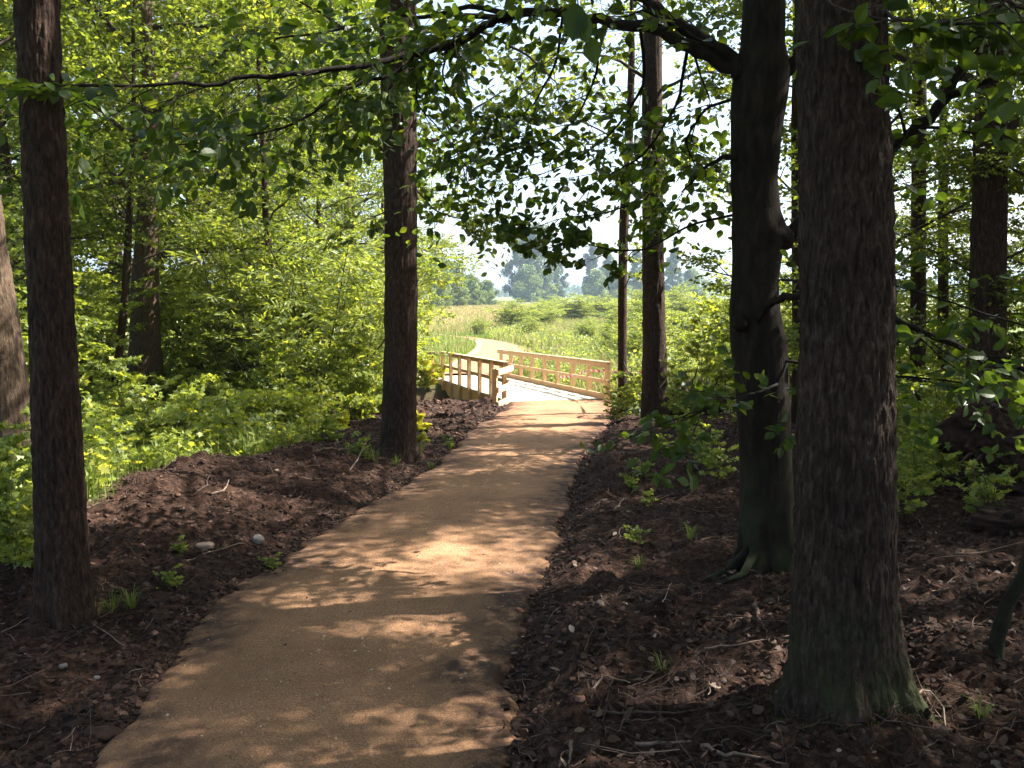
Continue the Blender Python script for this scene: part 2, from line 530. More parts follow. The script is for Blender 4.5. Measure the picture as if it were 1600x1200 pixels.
# path material, shared by both stretches
def path_material():
    m, t, out = new_mat("path_gravel")
    tc = N(t, "ShaderNodeTexCoord"); O = tc.outputs["Object"]
    n1 = noise_node(t, 1.1, 5, .6, O); n2 = noise_node(t, 120, 5, .8, O); n3 = noise_node(t, 9, 8, .72, O)
    base = ramp(t, n2.outputs[0], [(.32, (.125, .066, .034)), (.5, (.385, .212, .115)), (.66, (.61, .39, .245))])
    var = ramp(t, n1.outputs[0], [(.3, (.70, .68, .66)), (.7, (1.15, 1.12, 1.08))])
    var2 = ramp(t, n3.outputs[0], [(.3, (.82, .80, .78)), (.62, (1.05, 1.04, 1.03))])
    a = N(t, "ShaderNodeMix", data_type='RGBA', blend_type='MULTIPLY'); a.inputs[0].default_value = 1
    t.links.new(base.outputs[0], a.inputs[6]); t.links.new(var.outputs[0], a.inputs[7])
    a2 = N(t, "ShaderNodeMix", data_type='RGBA', blend_type='MULTIPLY'); a2.inputs[0].default_value = 1
    t.links.new(a.outputs[2], a2.inputs[6]); t.links.new(var2.outputs[0], a2.inputs[7])
    # crumbs of dark soil towards the edges
    ed = attr(t, "edge")
    sd = N(t, "ShaderNodeMath", operation='MULTIPLY'); t.links.new(ed.outputs["Fac"], sd.inputs[0])
    sn = ramp(t, noise_node(t, 9, 6, .7, O).outputs[0], [(.36, .1), (.56, 1.0)])
    t.links.new(sn.outputs[0], sd.inputs[1])
    c1 = mixc(t, sd.outputs[0], a2.outputs[2], (.075, .042, .03))
    pl = attr(t, "pale")
    c2 = mixc(t, pl.outputs["Fac"], c1, (.62, .55, .47))
    p = N(t, "ShaderNodeBsdfPrincipled"); p.inputs["Roughness"].default_value = .9; p.inputs["Specular IOR Level"].default_value = .2
    t.links.new(c2, p.inputs["Base Color"])
    h = N(t, "ShaderNodeMath", operation='MULTIPLY_ADD'); h.inputs[1].default_value = 2.0
    t.links.new(n3.outputs[0], h.inputs[0]); t.links.new(n2.outputs[0], h.inputs[2])
    b = N(t, "ShaderNodeBump"); b.inputs["Strength"].default_value = .8; b.inputs["Distance"].default_value = .016
    t.links.new(h.outputs[0], b.inputs["Height"]); t.links.new(b.outputs[0], p.inputs["Normal"])
    t.links.new(p.outputs[0], out.inputs[0])
    return m
M_PATH = path_material()

def strip(name, Lf, Rf, ts, nu, zf, pale=None):
    ts = np.asarray(ts); u = np.linspace(0, 1, nu)
    Lp = np.array([Lf(t_) for t_ in ts]); Rp = np.array([Rf(t_) for t_ in ts])
    P = Lp[:, None]*(1-u)[None, :, None] + Rp[:, None]*u[None, :, None]
    X, Y = P[..., 0], P[..., 1]
    D = np.linalg.norm(Rp-Lp, axis=1)[:, None]
    e = np.minimum(u, 1-u)[None]*D
    Z = zf(X, Y, e)
    edge = np.clip(1.15 - ss(-.02, .6, e + .16*fbm2(X*4, Y*4, 4, 71))*1.15, 0, 1.15)
    pl = np.zeros_like(edge) if pale is None else pale(X, Y, u[None]*D)
    n = len(ts)
    a = np.arange(n-1)[:, None]*nu; b_ = np.arange(nu-1)[None]
    Q = np.stack([a+b_, a+b_+1, a+nu+b_+1, a+nu+b_], -1).reshape(-1, 4)
    return mesh_np(name, np.stack([X, Y, Z], -1), [Q], True, {"edge": ('POINT', edge), "pale": ('POINT', pl)})

def edge_wob(y, s):
    return .05*fbm2(np.array([y*2.6]), np.array([s*5.0]), 5, 81, .7)[0]
ts = np.concatenate([np.linspace(-28, 1, 50, endpoint=False), np.linspace(1, 9, 260, endpoint=False), np.linspace(9, 18.62, 150)])
pz = lambda X, Y, e: zbase(Y) + .0 + .02*ss(0, .6, e) + .012*fbm2(X*1.5, Y*1.2, 3, 91) - .06*(1-ss(0, .08, e)) + .005*fbm2(X*8, Y*8, 3, 92, .6) - .010*np.exp(-((X-(xl(Y)+xr(Y))/2-.42)/.13)**2) - .008*np.exp(-((X-(xl(Y)+xr(Y))/2+.40)/.13)**2)
me = strip("path", lambda y: (xl(y) - .06 + edge_wob(y, 1), y), lambda y: (xr(y) + .06 + edge_wob(y, 2), y), ts, 70, pz)
tag(obj("path", me, M_PATH), "tan gravel path", kind='structure')
def poly_at(P):
    P = np.array(P, float); k = np.arange(len(P))
    return lambda t_: (np.interp(t_, k, P[:, 0]), np.interp(t_, k, P[:, 1]))
def smooth_poly(P, it=2):
    P = [np.array(p, float) for p in P]
    for _ in range(it):
        q = [P[0]]
        for a, b_ in zip(P[:-1], P[1:]):
            q += [a*.75+b_*.25, a*.25+b_*.75]
        P = q + [P[-1]]
    return P
FLs, FRs = smooth_poly(FL), smooth_poly(FR)
me = strip("path", poly_at(FLs), poly_at(FRs), np.linspace(0, len(FLs)-1, 160), 24,
           lambda X, Y, e: H(X, Y, False) + .03 + .04*ss(0, .6, e) - .08*(1-ss(0, .15, e)),
           lambda X, Y, d: (1-ss(.2, .4, d + .12*fbm2(X, Y, 2, 95)))*ss(27, 29, Y)*(1-ss(52, 58, Y)))
tag(obj("path", me, M_PATH), "tan gravel path beyond the bridge", kind='structure')

# ------------------------------------------------------------------ haze
hb_lo, hb_hi = np.array((-1700., -50., -4.)), np.array((1700., 2400., 62.))
me = mesh_np("haze", *((lambda V, F: (V, F))(*box_np((hb_lo+hb_hi)/2, hb_hi-hb_lo))))
m, t, out = new_mat("haze_air")
pv = N(t, "ShaderNodeVolumePrincipled")
pv.inputs["Color"].default_value = (.62, .80, 1.0, 1)
pv.inputs["Density"].default_value = .00045
pv.inputs["Anisotropy"].default_value = .3
t.links.new(pv.outputs[0], out.inputs["Volume"])
tag(obj("haze", me, m), "thin pale summer haze", kind='stuff')

# ------------------------------------------------------------------ leaves
T_QUAD = (np.array([(0,0,0),(.45,.33,.07),(1,0,0),(.45,-.33,.07)]), [np.array([(0,1,2),(0,2,3)])], 2)
T_OVAL = (np.array([(0,0,0),(.18,.21,.03),(.5,.34,.07),(.82,.2,.03),(1.02,0,-.03),(.82,-.2,.03),(.5,-.34,.07),(.18,-.21,.03)]),
          [np.array([(0,1,2),(0,2,6),(0,6,7),(2,3,4),(2,4,6),(4,5,6)])], 6)
T_FINE = (np.array([(0,0,0),(.15,0,0),(.38,0,0),(.62,0,0),(.84,0,-.01),(1.04,0,-.05),
                    (.12,.15,.035),(.34,.30,.075),(.62,.32,.08),(.86,.17,.03),(.12,-.15,.035),(.34,-.30,.075),(.62,-.32,.08),(.86,-.17,.03)]),
          [np.array([(0,1,6),(1,2,6),(6,2,7),(2,3,7),(7,3,8),(3,4,8),(8,4,9),(4,5,9),(0,10,1),(1,10,2),(10,11,2),(2,11,3),(11,12,3),(3,12,4),(12,13,4),(4,13,5)])], 16)
T_LOBE = (np.array([(0,0,0),(.02,.32,.02),(.30,.20,.0),(.52,.52,.05),(.60,.22,.0),(1.0,0,-.06),(.60,-.22,0),(.52,-.52,.05),(.30,-.20,0),(.02,-.32,.02)]),
          [np.array([(0,1,2),(2,3,4),(0,2,4),(0,4,6),(4,5,6),(0,6,8),(6,7,8),(0,8,9)])], 8)
T_LONG = (np.array([(0,0,0),(.5,.14,.03),(1,0,-.05),(.5,-.14,.03)]), [np.array([(0,1,2),(0,2,3)])], 2)

def unit(v):
    return v/(np.linalg.norm(v, axis=-1, keepdims=True)+1e-9)

def leaf_arrays(P, D, NN, L, tmpl):
    """P base, D direction, NN rough normal, L length -> vertices, faces"""
    Tv, Tf, _ = tmpl
    D = unit(D); S = unit(np.cross(NN, D)); W = np.cross(D, S)
    V = P[:, None] + L[:, None, None]*(Tv[None, :, 0:1]*D[:, None] + Tv[None, :, 1:2]*S[:, None] + Tv[None, :, 2:3]*W[:, None])
    k = len(Tv)
    F = (np.arange(len(P))[:, None, None]*k + Tf[0][None]).reshape(-1, Tf[0].shape[1])
    return V.reshape(-1, 3), F

def leaf_mesh(name, P, D, NN, L, tmpl, tint, mat):
    V, F = leaf_arrays(P, D, NN, L, tmpl)
    me = mesh_np(name, V, [F], False, {"tint": ('FACE', np.repeat(tint, tmpl[2]))})
    me.materials.append(mat)
    return me

def rand_unit(n):
    return unit(rng.normal(size=(n, 3)))

def spray(n_side=5, leaves_per=5, length=.55, leafL=.08, planar=.35):
    """a leafy twig spray in local coordinates: X forward, Z up. -> leaf P, D, N, and twig segments"""
    P, D, NN, TW = [], [], [], []
    main = np.array([(length*s, .03*math.sin(s*3), .02*math.sin(s*2)-.05*s*s) for s in np.linspace(0, 1, 5)])
    TW.append((main, .004, .0015))
    def leafat(p, d):
        P.append(p); D.append(d + rng.normal(size=3)*.35 + np.array((0, 0, -.25)))
        NN.append(np.array((0, 0, 1.0)) + rng.normal(size=3)*planar*1.6)
    for k in range(n_side):
        s = (k+.6)/n_side
        p0 = np.array([np.interp(s, np.linspace(0, 1, 5), main[:, i]) for i in range(3)])
        sg = 1 if k % 2 else -1
        ang = sg*random.uniform(.6, 1.1)
        d = np.array((math.cos(ang), math.sin(ang), random.uniform(-.25, .25)))
        ln = length*random.uniform(.35, .6)*(1.1-s*.6)
        p1 = p0 + d*ln
        TW.append((np.array([p0, (p0+p1)/2+np.array((0, 0, .01)), p1]), .002, .001))
        for q in range(leaves_per):
            f = (q+.7)/leaves_per
            sd_ = 1 if q % 2 else -1
            a2 = ang + sd_*random.uniform(.5, 1.0)
            if q == leaves_per-1: a2 = ang
            leafat(p0 + d*ln*f, np.array((math.cos(a2), math.sin(a2), 0)))
    for q in range(leaves_per):
        f = (q+.5)/leaves_per; a2 = (1 if q % 2 else -1)*random.uniform(.4, .9)
        leafat(np.array([np.interp(f, np.linspace(0, 1, 5), main[:, i]) for i in range(3)]), np.array((math.cos(a2), math.sin(a2), 0)))
    return np.array(P), unit(np.array(D)), unit(np.array(NN)), TW
SPRAYS = [spray() for _ in range(6)]

def place_sprays(O_, Dr, size, leafL, which=None, sprays=None, keep=1.0):
    """O_ (K,3) origins, Dr (K,3) directions, size (K) -> leaf arrays"""
    sprays = sprays or SPRAYS
    K = len(O_)
    Dr = unit(Dr)
    up = np.tile(np.array((0, 0, 1.0)), (K, 1)) + rng.normal(size=(K, 3))*.25
    Y_ = unit(np.cross(up, Dr)); Z_ = np.cross(Dr, Y_)
    which = rng.integers(0, len(sprays), K) if which is None else which
    Ps, Ds, Ns, Ls, Ks = [], [], [], [], []
    for s_i, (P, D, NN, _) in enumerate(sprays):
        idx = np.where(which == s_i)[0]
        if not len(idx): continue
        B = np.stack([Dr[idx], Y_[idx], Z_[idx]], 1)   # rows = local axes
        Pw = O_[idx, None] + size[idx, None, None]*np.einsum('lj,kji->kli', P, B)
        Dw = np.einsum('lj,kji->kli', D, B); Nw = np.einsum('lj,kji->kli', NN, B)
        Ps.append(Pw.reshape(-1, 3)); Ds.append(Dw.reshape(-1, 3)); Ns.append(Nw.reshape(-1, 3))
        Ls.append(np.full(Pw.shape[0]*Pw.shape[1], leafL)); Ks.append(np.repeat(idx, len(P)))
    P, D, NN, L, K_ = map(np.concatenate, (Ps, Ds, Ns, Ls, Ks))
    L = L*rng.uniform(.65, 1.2, len(L))
    if keep < 1:
        k = rng.random(len(P)) < keep
        P, D, NN, L, K_ = P[k], D[k], NN[k], L[k], K_[k]
    return P, D, NN, L, K_

def wander(p0, d, length, n=6, wob=.12, lift=0.0):
    """a slightly crooked branch polyline"""
    d = unit(np.array(d, float)); P = [np.array(p0, float)]
    for i in range(n):
        d = unit(d + rng.normal(size=3)*wob + np.array((0, 0, lift/n)))
        P.append(P[-1] + d*length/n)
    return np.array(P)

def at_poly(P, f):
    k = np.linspace(0, 1, len(P))
    return np.array([np.interp(f, k, P[:, i]) for i in range(3)])

# ---- trees: trunk, branches and a crown of separate leaf faces
def grow(root, tp, Ht, r0, base_f, spread, n_limb, leafL=.09, sprays_per=7, sec=7, up=.5, mat=None, tmpl=T_QUAD,
         size=1.0, droop=-.1, keep=1.0, az0=0.0, bmat=None, top_f=1.0):
    Os, Ds = [], []
    for k in range(n_limb):
        f = base_f + (top_f-base_f)*(k+.5)/n_limb*.97
        az = az0 + k*2.4 + rng.uniform(-.4, .4)
        prof = math.sin(math.pi*min(1, max(.08, (f-base_f)/(1-base_f)*.86+.14)))**.6
        ln = spread*max(prof, .3)*rng.uniform(.8, 1.15)
        p0 = np.array([np.interp(f*Ht*.97, tp[:, 2], tp[:, i]) for i in range(3)])
        el = up*(.5+f)*rng.uniform(.6, 1.2)
        P = wander(p0, (math.cos(az), math.sin(az), el), ln, 7, .13, droop)
        b_ = MB(); rb = max(.012, r0*.38*(1-f*.6))
        b_.tube(P, np.linspace(rb, .008, len(P)), 6)
        for j in range(sec):
            fj = .2 + .8*(j+.5)/sec
            q0 = at_poly(P, fj); dd = at_poly(P, min(1, fj+.1)) - at_poly(P, fj-.1)
            sdv = unit(np.cross(dd, (0, 0, 1)))*(1 if j % 2 else -1)
            S = wander(q0, unit(dd)*.7 + sdv*rng.uniform(.5, 1.1) + np.array((0, 0, rng.uniform(-.15, .35))), ln*rng.uniform(.28, .5)*(1.15-fj*.5), 4, .16)
            b_.tube(S, np.linspace(rb*.35, .004, len(S)), 4, False)
            for g in range(sprays_per):
                fg = (g+.4+rng.uniform(0, .5))/sprays_per
                o_ = at_poly(S, min(fg, 1)); sd2 = unit(np.cross(S[-1]-S[0], (0, 0, 1)))*(1 if g % 2 else -1)
                Os.append(o_); Ds.append(unit(S[-1]-S[0])*.8 + sd2*rng.uniform(.2, 1.2) + rng.normal(size=3)*.3)
        obj("branch", b_.mesh("branch", False), bmat or M_BRANCH, root)
    Os, Ds = np.array(Os), np.array(Ds)
    P, D, NN, L, K_ = place_sprays(Os, Ds, np.full(len(Os), size)*rng.uniform(.7, 1.3, len(Os)), leafL, keep=keep)
    NN = unit(NN + rng.normal(size=NN.shape)*.5)
    obj("crown", leaf_mesh("crown", P, D, NN, L, tmpl, tints(len(P), K_, len(Os)), mat or M_LEAF), None, root)

def tints(n, K_=None, nk=0, mid=.42, sp=.25, yellow=.04):
    t_ = mid + sp*rng.normal(size=n)
    if K_ is not None: t_ = t_ + .18*rng.normal(size=nk)[K_]
    t_ = np.clip(t_, 0, .82)
    return np.where(rng.random(n) < yellow, 1.0, t_)

def make_tree(name, Ht, r0, base_f, spread, n_limb, bark=None, lean=0, **kw):
    root = empty(name)
    hts = np.linspace(-.15, Ht*.97, 12)
    wob = np.cumsum(rng.normal(size=(12, 2))*.05*Ht/12, axis=0)
    tp = np.column_stack([wob[:, 0]+lean*hts, wob[:, 1], hts])
    fr = np.clip(tp[:, 2]/Ht, 0, 1)
    rad = r0*(1-fr)**.8*.95 + .012 + r0*.35*np.exp(-np.clip(tp[:, 2], 0, None)/.25)
    obj("trunk", MB().tube(tp, rad, 12).mesh("trunk", True), bark or M_BARK, root)
    grow(root, tp, Ht, r0, base_f, spread, n_limb, **kw)
    return root

def make_shrub(name, Ht, n_stem, spread, leafL, nsp=40, mat=None, tmpl=T_QUAD, size=.6, stem_r=.014, keep=1.0, low=.15, upr=1.0, yellow=.05, mid=.45):
    root = empty(name)
    mb = MB(); Os, Ds = [], []
    for k in range(n_stem):
        az = k*2.4 + rng.uniform(-.5, .5); tl = rng.uniform(.1, 1)*spread/Ht
        S = wander((rng.normal()*.06*spread, rng.normal()*.06*spread, -.05), (math.cos(az)*tl, math.sin(az)*tl, upr), Ht*rng.uniform(.7, 1.08), 7, .1)
        mb.tube(S, np.linspace(stem_r, .003, len(S)), 5)
        for g in range(nsp):
            f = low + (1-low)*(g+rng.uniform(0, 1))/nsp
            o_ = at_poly(S, min(f, 1)); a2 = rng.uniform(0, 6.28)
            d = np.array((math.cos(a2), math.sin(a2), rng.uniform(-.1, .7)))
            if g % 2 == 0:
                e_ = o_ + unit(d)*spread*.3*rng.uniform(.3, 1)
                mb.tube(np.array([o_, e_]), [stem_r*.3, .002], 3, False); o_ = e_
            Os.append(o_); Ds.append(d)
    obj("stem", mb.mesh("stem"), M_BRANCH, root)
    Os, Ds = np.array(Os), np.array(Ds)
    P, D, NN, L, K_ = place_sprays(Os, Ds, np.full(len(Os), size)*rng.uniform(.6, 1.3, len(Os)), leafL, keep=keep)
    NN = unit(NN + rng.normal(size=NN.shape)*.5)
    obj("foliage", leaf_mesh("foliage", P, D, NN, L, tmpl, tints(len(P), K_, len(Os), mid=mid, yellow=yellow), mat or M_UNDER), None, root)
    return root

def place(proto, loc, rz, s, label, group=None, first=False, sz=None, lean=(0, 0), cat="tree"):
    o = proto if first else copy_tree(proto)
    o.location = loc; o.rotation_euler = (lean[0], lean[1], rz)
    o.scale = (s, s, sz or s)
    tag(o, label, cat)
    if group: o["group"] = group
    return o

# ------------------------------------------------------------------ footbridge
BD = unit(np.array((-.275, .962, 0.0)))          # heading of the bridge
BZ = np.array((0, 0, 1.0))
BX = np.cross(BD, BZ)                            # to its right
def deck_z(y): return float(lerp_tab(y, [(0, .0), (18.5, -.57), (27.3, -.85), (60, -.85)]))
A_L = np.array((-.04, 18.5)); A_R = np.array((1.99, 18.45))
def bp(A, t_):
    p = A + BD[:2]*t_
    return np.array((p[0], p[1], deck_z(p[1])))
bridge = empty("footbridge", (1.0, 18.5, -.57))
tag(bridge, "new pale timber footbridge with low railings over a ditch", "footbridge")
def bobj(name, mb, mat, sm=False):
    o = obj(name, mb.mesh(name, sm), mat)
    o.parent = bridge
    o.matrix_parent_inverse = __import__("mathutils").Matrix.Translation(-Vector(bridge.location))
    return o
def beam(P0, P1, wd, ht, zoff=0.0, rough=.0):
    """a board from P0 to P1 (centre line), wd across, ht tall"""
    P0, P1 = np.array(P0, float), np.array(P1, float)
    d = P1-P0; L = np.linalg.norm(d); d = d/L
    s_ = unit(np.cross(d, BZ)); u_ = np.cross(s_, d)
    m_ = MB(); V, F = box_np((P0+P1)/2 + np.array((0, 0, zoff)), (L, wd, ht), (d, s_, u_))
    m_.add(V, F); return m_
def post(p, z0, z1, w_=.11, d_=.08, axes=None):
    m_ = MB(); V, F = box_np((p[0], p[1], (z0+z1)/2), (w_, d_, z1-z0), axes or (BD, BX, BZ)); m_.add(V, F)
    # a weathered top: slightly sloping cap
    V[:, 2] += np.where(V[:, 2] > (z0+z1)/2, .012*np.sign(np.dot(V - V.mean(0), BX)), 0)
    m_.V[-1] = V
    return m_
RT_, RM_ = .78, .42
# deck of cross boards
dk = MB()
for k in range(62):
    t0_ = -.05 + k*.143
    a = bp(A_L, t0_) - BX*.05; b_ = bp(A_R, t0_-.05) + BX*.0
    c = (a+b_)/2; c[2] = deck_z(c[1]) + .012 + .004*math.sin(k*7.3)
    wv = b_-a; L = np.linalg.norm(wv[:2])
    V, F = box_np(c, (.136, L, .04), (BD, BX, BZ)); dk.add(V, F)
dko = bobj("deck", dk, M_DECK)
wl = [np.array((*p, 0.)) for p in [(A_L + BD[:2]*6.7), (-2.95, 26.6), (-3.1, 27.6), (A_L+BD[:2]*9.0)]]
dz_ = deck_z(26) - .006
V = np.array([(p[0], p[1], dz_+h) for h in (-.05, 0) for p in wl])
bobj("deck_wing", MB().add(V, [np.array([(4,5,6,7),(0,3,2,1),(0,1,5,4),(1,2,6,5),(2,3,7,6),(3,0,4,7)])]), M_DECK)
# right railing
for k in range(9):
    q = bp(A_R, 1.08*k) + BX*.05
    bobj("post", post(q, deck_z(q[1])-.45, deck_z(q[1])+RT_+.02), M_TIMBER)
q0, q1 = bp(A_R, -.12), bp(A_R, 8.8)
for zo, ht, nm in ((RT_-.02, .085, "top_rail"), (RM_, .08, "mid_rail"), (.09, .13, "kick_board")):
    bobj(nm, beam(q0 - BX*.012, q1 - BX*.012, .04, ht, zo), M_TIMBER)
bobj("cap_rail", beam(q0 + BX*.03, q1 + BX*.03, .12, .028, RT_+.045), M_TIMBER)
bobj("edge_beam", beam(q0 + BX*.10, q1 + BX*.10, .06, .26, -.12), M_TIMBER)
# left railing: posts stand outside the rails and the edge beam
for k in range(7):
    q = bp(A_L, .02 + 1.1*k) - BX*.125
    bobj("post", post(q, deck_z(q[1])-.45, deck_z(q[1])+RT_+.02), M_TIMBER)
q0, q1 = bp(A_L, -.05), bp(A_L, 6.7)
for zo, ht, nm in ((RT_-.02, .085, "top_rail"), (RM_, .08, "mid_rail")):
    bobj(nm, beam(q0 - BX*.062, q1 - BX*.062, .04, ht, zo), M_TIMBER)
bobj("cap_rail", beam(q0 - BX*.10, q1 - BX*.10, .13, .028, RT_+.045), M_TIMBER)
bobj("edge_beam", beam(bp(A_L, .3) - BX*.053, q1 - BX*.053, .05, .36, -.21), M_TIMBER)
# splayed end at the near left
wn = np.array((-.31, 17.15)); wz = deck_z(17.2) - .02
Wp = np.array((wn[0], wn[1], wz)); Ap = bp(A_L, -.06)
wd_ = unit(np.array((Ap[0]-wn[0], Ap[1]-wn[1], 0))); wx = np.cross(wd_, BZ)
bobj("post", post(Wp - wx*.03, wz-.3, wz+RT_-.0, .09, .09, (wd_, wx, BZ)), M_TIMBER)
for zo, ht, nm in ((RT_-.07, .115, "top_rail"), (.36, .11, "mid_rail"), (.06, .13, "kick_board")):
    bobj(nm, beam(Wp + wx*.04 - wd_*.06, Ap + wx*.04, .045, ht, zo), M_TIMBER)
# splayed end at the far left
Fp = bp(A_L, 6.62); Fq = np.array((-2.95, 26.6, deck_z(26.6)))
fd = unit(Fq-Fp)*np.array((1, 1, 0)); 
for f_ in (.45, 1.0):
    q = Fp + (Fq-Fp)*f_
    bobj("post", post(q, q[2]-.55, q[2]+RT_+.02), M_TIMBER)
for zo, ht, nm in ((RT_-.02, .085, "top_rail"), (RM_, .08, "mid_rail"), (-.1, .2, "edge_beam")):
    bobj(nm, beam(Fp, Fq, .04, ht, zo), M_TIMBER)
# bearers and end sill
for tt in (.5, 4.2, 8.2):
    a = bp(A_L, tt) - BX*.02; b_ = bp(A_R, tt) + BX*.02
    bobj("bearer", beam(a, b_, .12, .22, -.16), M_TIMBER)
bobj("end_sill", beam(bp(A_L, -.14)-BX*.05, bp(A_R, -.14), .05, .2, -.085), M_TIMBER)

# barrier tape tied to the bridge post and strung to the trees
TP = [pix(872, 583, 20.6), pix(876, 589, 20.4), pix(905, 583, 19.4), pix(917, 577, 18.9), pix(945, 578, 18.2), pix(972, 579, 15.92), pix(1010, 580, 15.0), pix(1052, 582, 15.3)]
TP = np.array(TP); kk = np.linspace(0, len(TP)-1, 120)
TPs = np.column_stack([np.interp(kk, np.arange(len(TP)), TP[:, i]) for i in range(3)])
TPs[:, 2] -= .03*np.abs(np.sin(kk*math.pi))
ang = kk*2.6
off = np.column_stack([.0*ang, np.sin(ang)*.028, np.cos(ang)*.034])
V = np.concatenate([TPs+off, TPs-off]); n_ = len(TPs)
Fq_ = np.array([(i, i+1, n_+i+1, n_+i) for i in range(n_-1)])
dist = np.concatenate([[0], np.cumsum(np.linalg.norm(np.diff(TPs, axis=0), axis=1))])
me = mesh_np("barrier_tape", V, [Fq_], True, {"along": ('POINT', np.concatenate([dist, dist+.05]))})
m, t, out = new_mat("tape_stripes")
a_ = attr(t, "along"); fr = N(t, "ShaderNodeMath", operation='FRACT'); mu = N(t, "ShaderNodeMath", operation='MULTIPLY'); mu.inputs[1].default_value = 4.5
t.links.new(a_.outputs["Fac"], mu.inputs[0]); t.links.new(mu.outputs[0], fr.inputs[0])
gt = N(t, "ShaderNodeMath", operation='GREATER_THAN'); gt.inputs[1].default_value = .5; t.links.new(fr.outputs[0], gt.inputs[0])
c_ = mixc(t, gt.outputs[0], (.75, .72, .70), (.62, .05, .05))
p = N(t, "ShaderNodeBsdfPrincipled"); p.inputs["Roughness"].default_value = .4; t.links.new(c_, p.inputs["Base Color"])
t.links.new(p.outputs[0], out.inputs[0])
tag(obj("barrier_tape", me, m), "red and white striped barrier tape tied across the bridge rail to the trees", "tape")

# ------------------------------------------------------------------ the standing trees of the foreground
def bark_trunk(name, spec, y, label, topz, sides=96, dz=.03, relief=.008, rw=.025, rl=.14, mat=None, sink=.25, ridge=True, flare=0, seed=0, z_top=None, cat="tree"):
    """spec: (left px, right px, row).  Builds root Empty + trunk mesh through those outlines"""
    C_, Rr = [], []
    for l, r, py in spec:
        c = pix((l+r)/2, py, y)
        dep = y*math.cos(PITCH) - (c[2]-CAMZ)*math.sin(PITCH)
        C_.append(c); Rr.append((r-l)/2/FPX*dep)
    C_ = np.array(C_)[::-1]; Rr = np.array(Rr)[::-1]
    o = np.argsort(C_[:, 2]); C_, Rr = C_[o], Rr[o]
    base = C_[0].copy(); base[2] = float(H(base[0], base[1]))
    # extend up out of the picture
    if topz > C_[-1, 2]:
        k = 6
        dirv = (C_[-1]-C_[0])/(C_[-1, 2]-C_[0, 2])
        zs = np.linspace(C_[-1, 2], topz, k+1)[1:]
        ext = np.array([C_[-1] + dirv*(z-C_[-1, 2])*.6 + np.array((rng.normal()*.03, rng.normal()*.03, 0))*(z-C_[-1, 2]) for z in zs]); ext[:, 2] = zs
        Rr = np.concatenate([Rr, Rr[-1]*(1-(np.arange(1, k+1)/k)*.85)]); C_ = np.concatenate([C_, ext])
    zb = base[2] - sink
    z0v = C_[0, 2]
    zs = np.arange(zb, min(topz, 4.2), dz)
    if topz > 4.2: zs = np.concatenate([zs, np.linspace(4.2, topz, 26)])
    cx = np.interp(zs, C_[:, 2], C_[:, 0]); cyy = np.interp(zs, C_[:, 2], C_[:, 1]); rr = np.interp(zs, C_[:, 2], Rr)
    th = np.linspace(0, 2*np.pi, sides, endpoint=False)
    ZZ, TT = np.meshgrid(zs, th, indexing='ij')
    f = rr[:, None]/rw; r_ = rr[:, None]
    wx_ = .25*vnoise(np.cos(TT)*3, np.sin(TT)*3, ZZ*3, seed+9)
    n_ = vnoise(np.cos(TT)*f + wx_, np.sin(TT)*f + wx_, ZZ/rl, seed)
    n2_ = vnoise(np.cos(TT)*f*2.1, np.sin(TT)*f*2.1, ZZ/rl*2.3, seed+3)
    d_ = (np.abs(n_)*1.6 - .5 + .4*n2_) if ridge else (.5*n_ + .3*n2_)
    lump = .03*vnoise(np.cos(TT)*1.3, np.sin(TT)*1.3, ZZ*1.1, seed+5)
    but = flare*np.exp(-np.clip(ZZ-base[2], 0, None)/.16)*np.clip(np.cos(TT*5+seed) + .3*np.cos(TT*3+1), -.2, 1)
    rad = r_*(1+lump) + relief*d_ + but
    X = cx[:, None] + rad*np.cos(TT); Y_ = cyy[:, None] + rad*np.sin(TT)
    V = np.stack([X-base[0], Y_-base[1], ZZ-base[2]], -1).reshape(-1, 3)
    nr = len(zs)
    i = np.arange(nr-1)[:, None]*sides; j = np.arange(sides)[None]; j2 = (j+1) % sides
    Q = np.stack([i+j, i+j2, i+sides+j2, i+sides+j], -1).reshape(-1, 4)
    root = empty(name, base)
    obj("trunk", mesh_np("trunk", V, [Q], True), mat or M_BARK, root)
    tag(root, label, cat)
    tp = np.column_stack([cx-base[0], cyy-base[1], zs-base[2]])
    return root, tp, base

T6, tp6, b6 = bark_trunk("oak_tree", [(1245,1378,0),(1248,1380,100),(1252,1387,250),(1254,1392,400),(1252,1393,550),(1248,1393,700),(1243,1393,850),(1240,1398,950),(1237,1408,1040),(1226,1430,1110),(1196,1462,1165)],
    3.35, "thick rough-barked trunk nearest the camera, right of the path", 13, 300, .013, .0095, .017, .06, M_BARK6, flare=.06, seed=3)
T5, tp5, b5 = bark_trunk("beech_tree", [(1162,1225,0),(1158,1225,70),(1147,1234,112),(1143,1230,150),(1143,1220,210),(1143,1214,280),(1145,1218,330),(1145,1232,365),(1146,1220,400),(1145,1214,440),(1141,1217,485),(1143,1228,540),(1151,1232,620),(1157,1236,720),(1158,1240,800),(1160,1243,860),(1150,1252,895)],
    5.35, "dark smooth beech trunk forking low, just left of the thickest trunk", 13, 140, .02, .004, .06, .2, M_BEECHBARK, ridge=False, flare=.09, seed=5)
T2, tp2, b2 = bark_trunk("oak_tree", [(593,650,0),(596,651,150),(601,651,300),(602,652,450),(600,651,560),(597,650,640),(594,650,690),(588,654,715)],
    10.0, "tall straight trunk on the left verge beside the footbridge", 15, 110, .03, .011, .032, .2, flare=.03, seed=11)
T3, tp3, b3 = bark_trunk("oak_tree", [(1004,1034,0),(1003,1035,200),(1004,1036,350),(1004,1040,520),(1003,1043,600),(1000,1047,655)],
    14.2, "straight trunk right of the bridge approach, beside the slim one", 15, 72, .05, .009, .032, .2, flare=.03, seed=13)
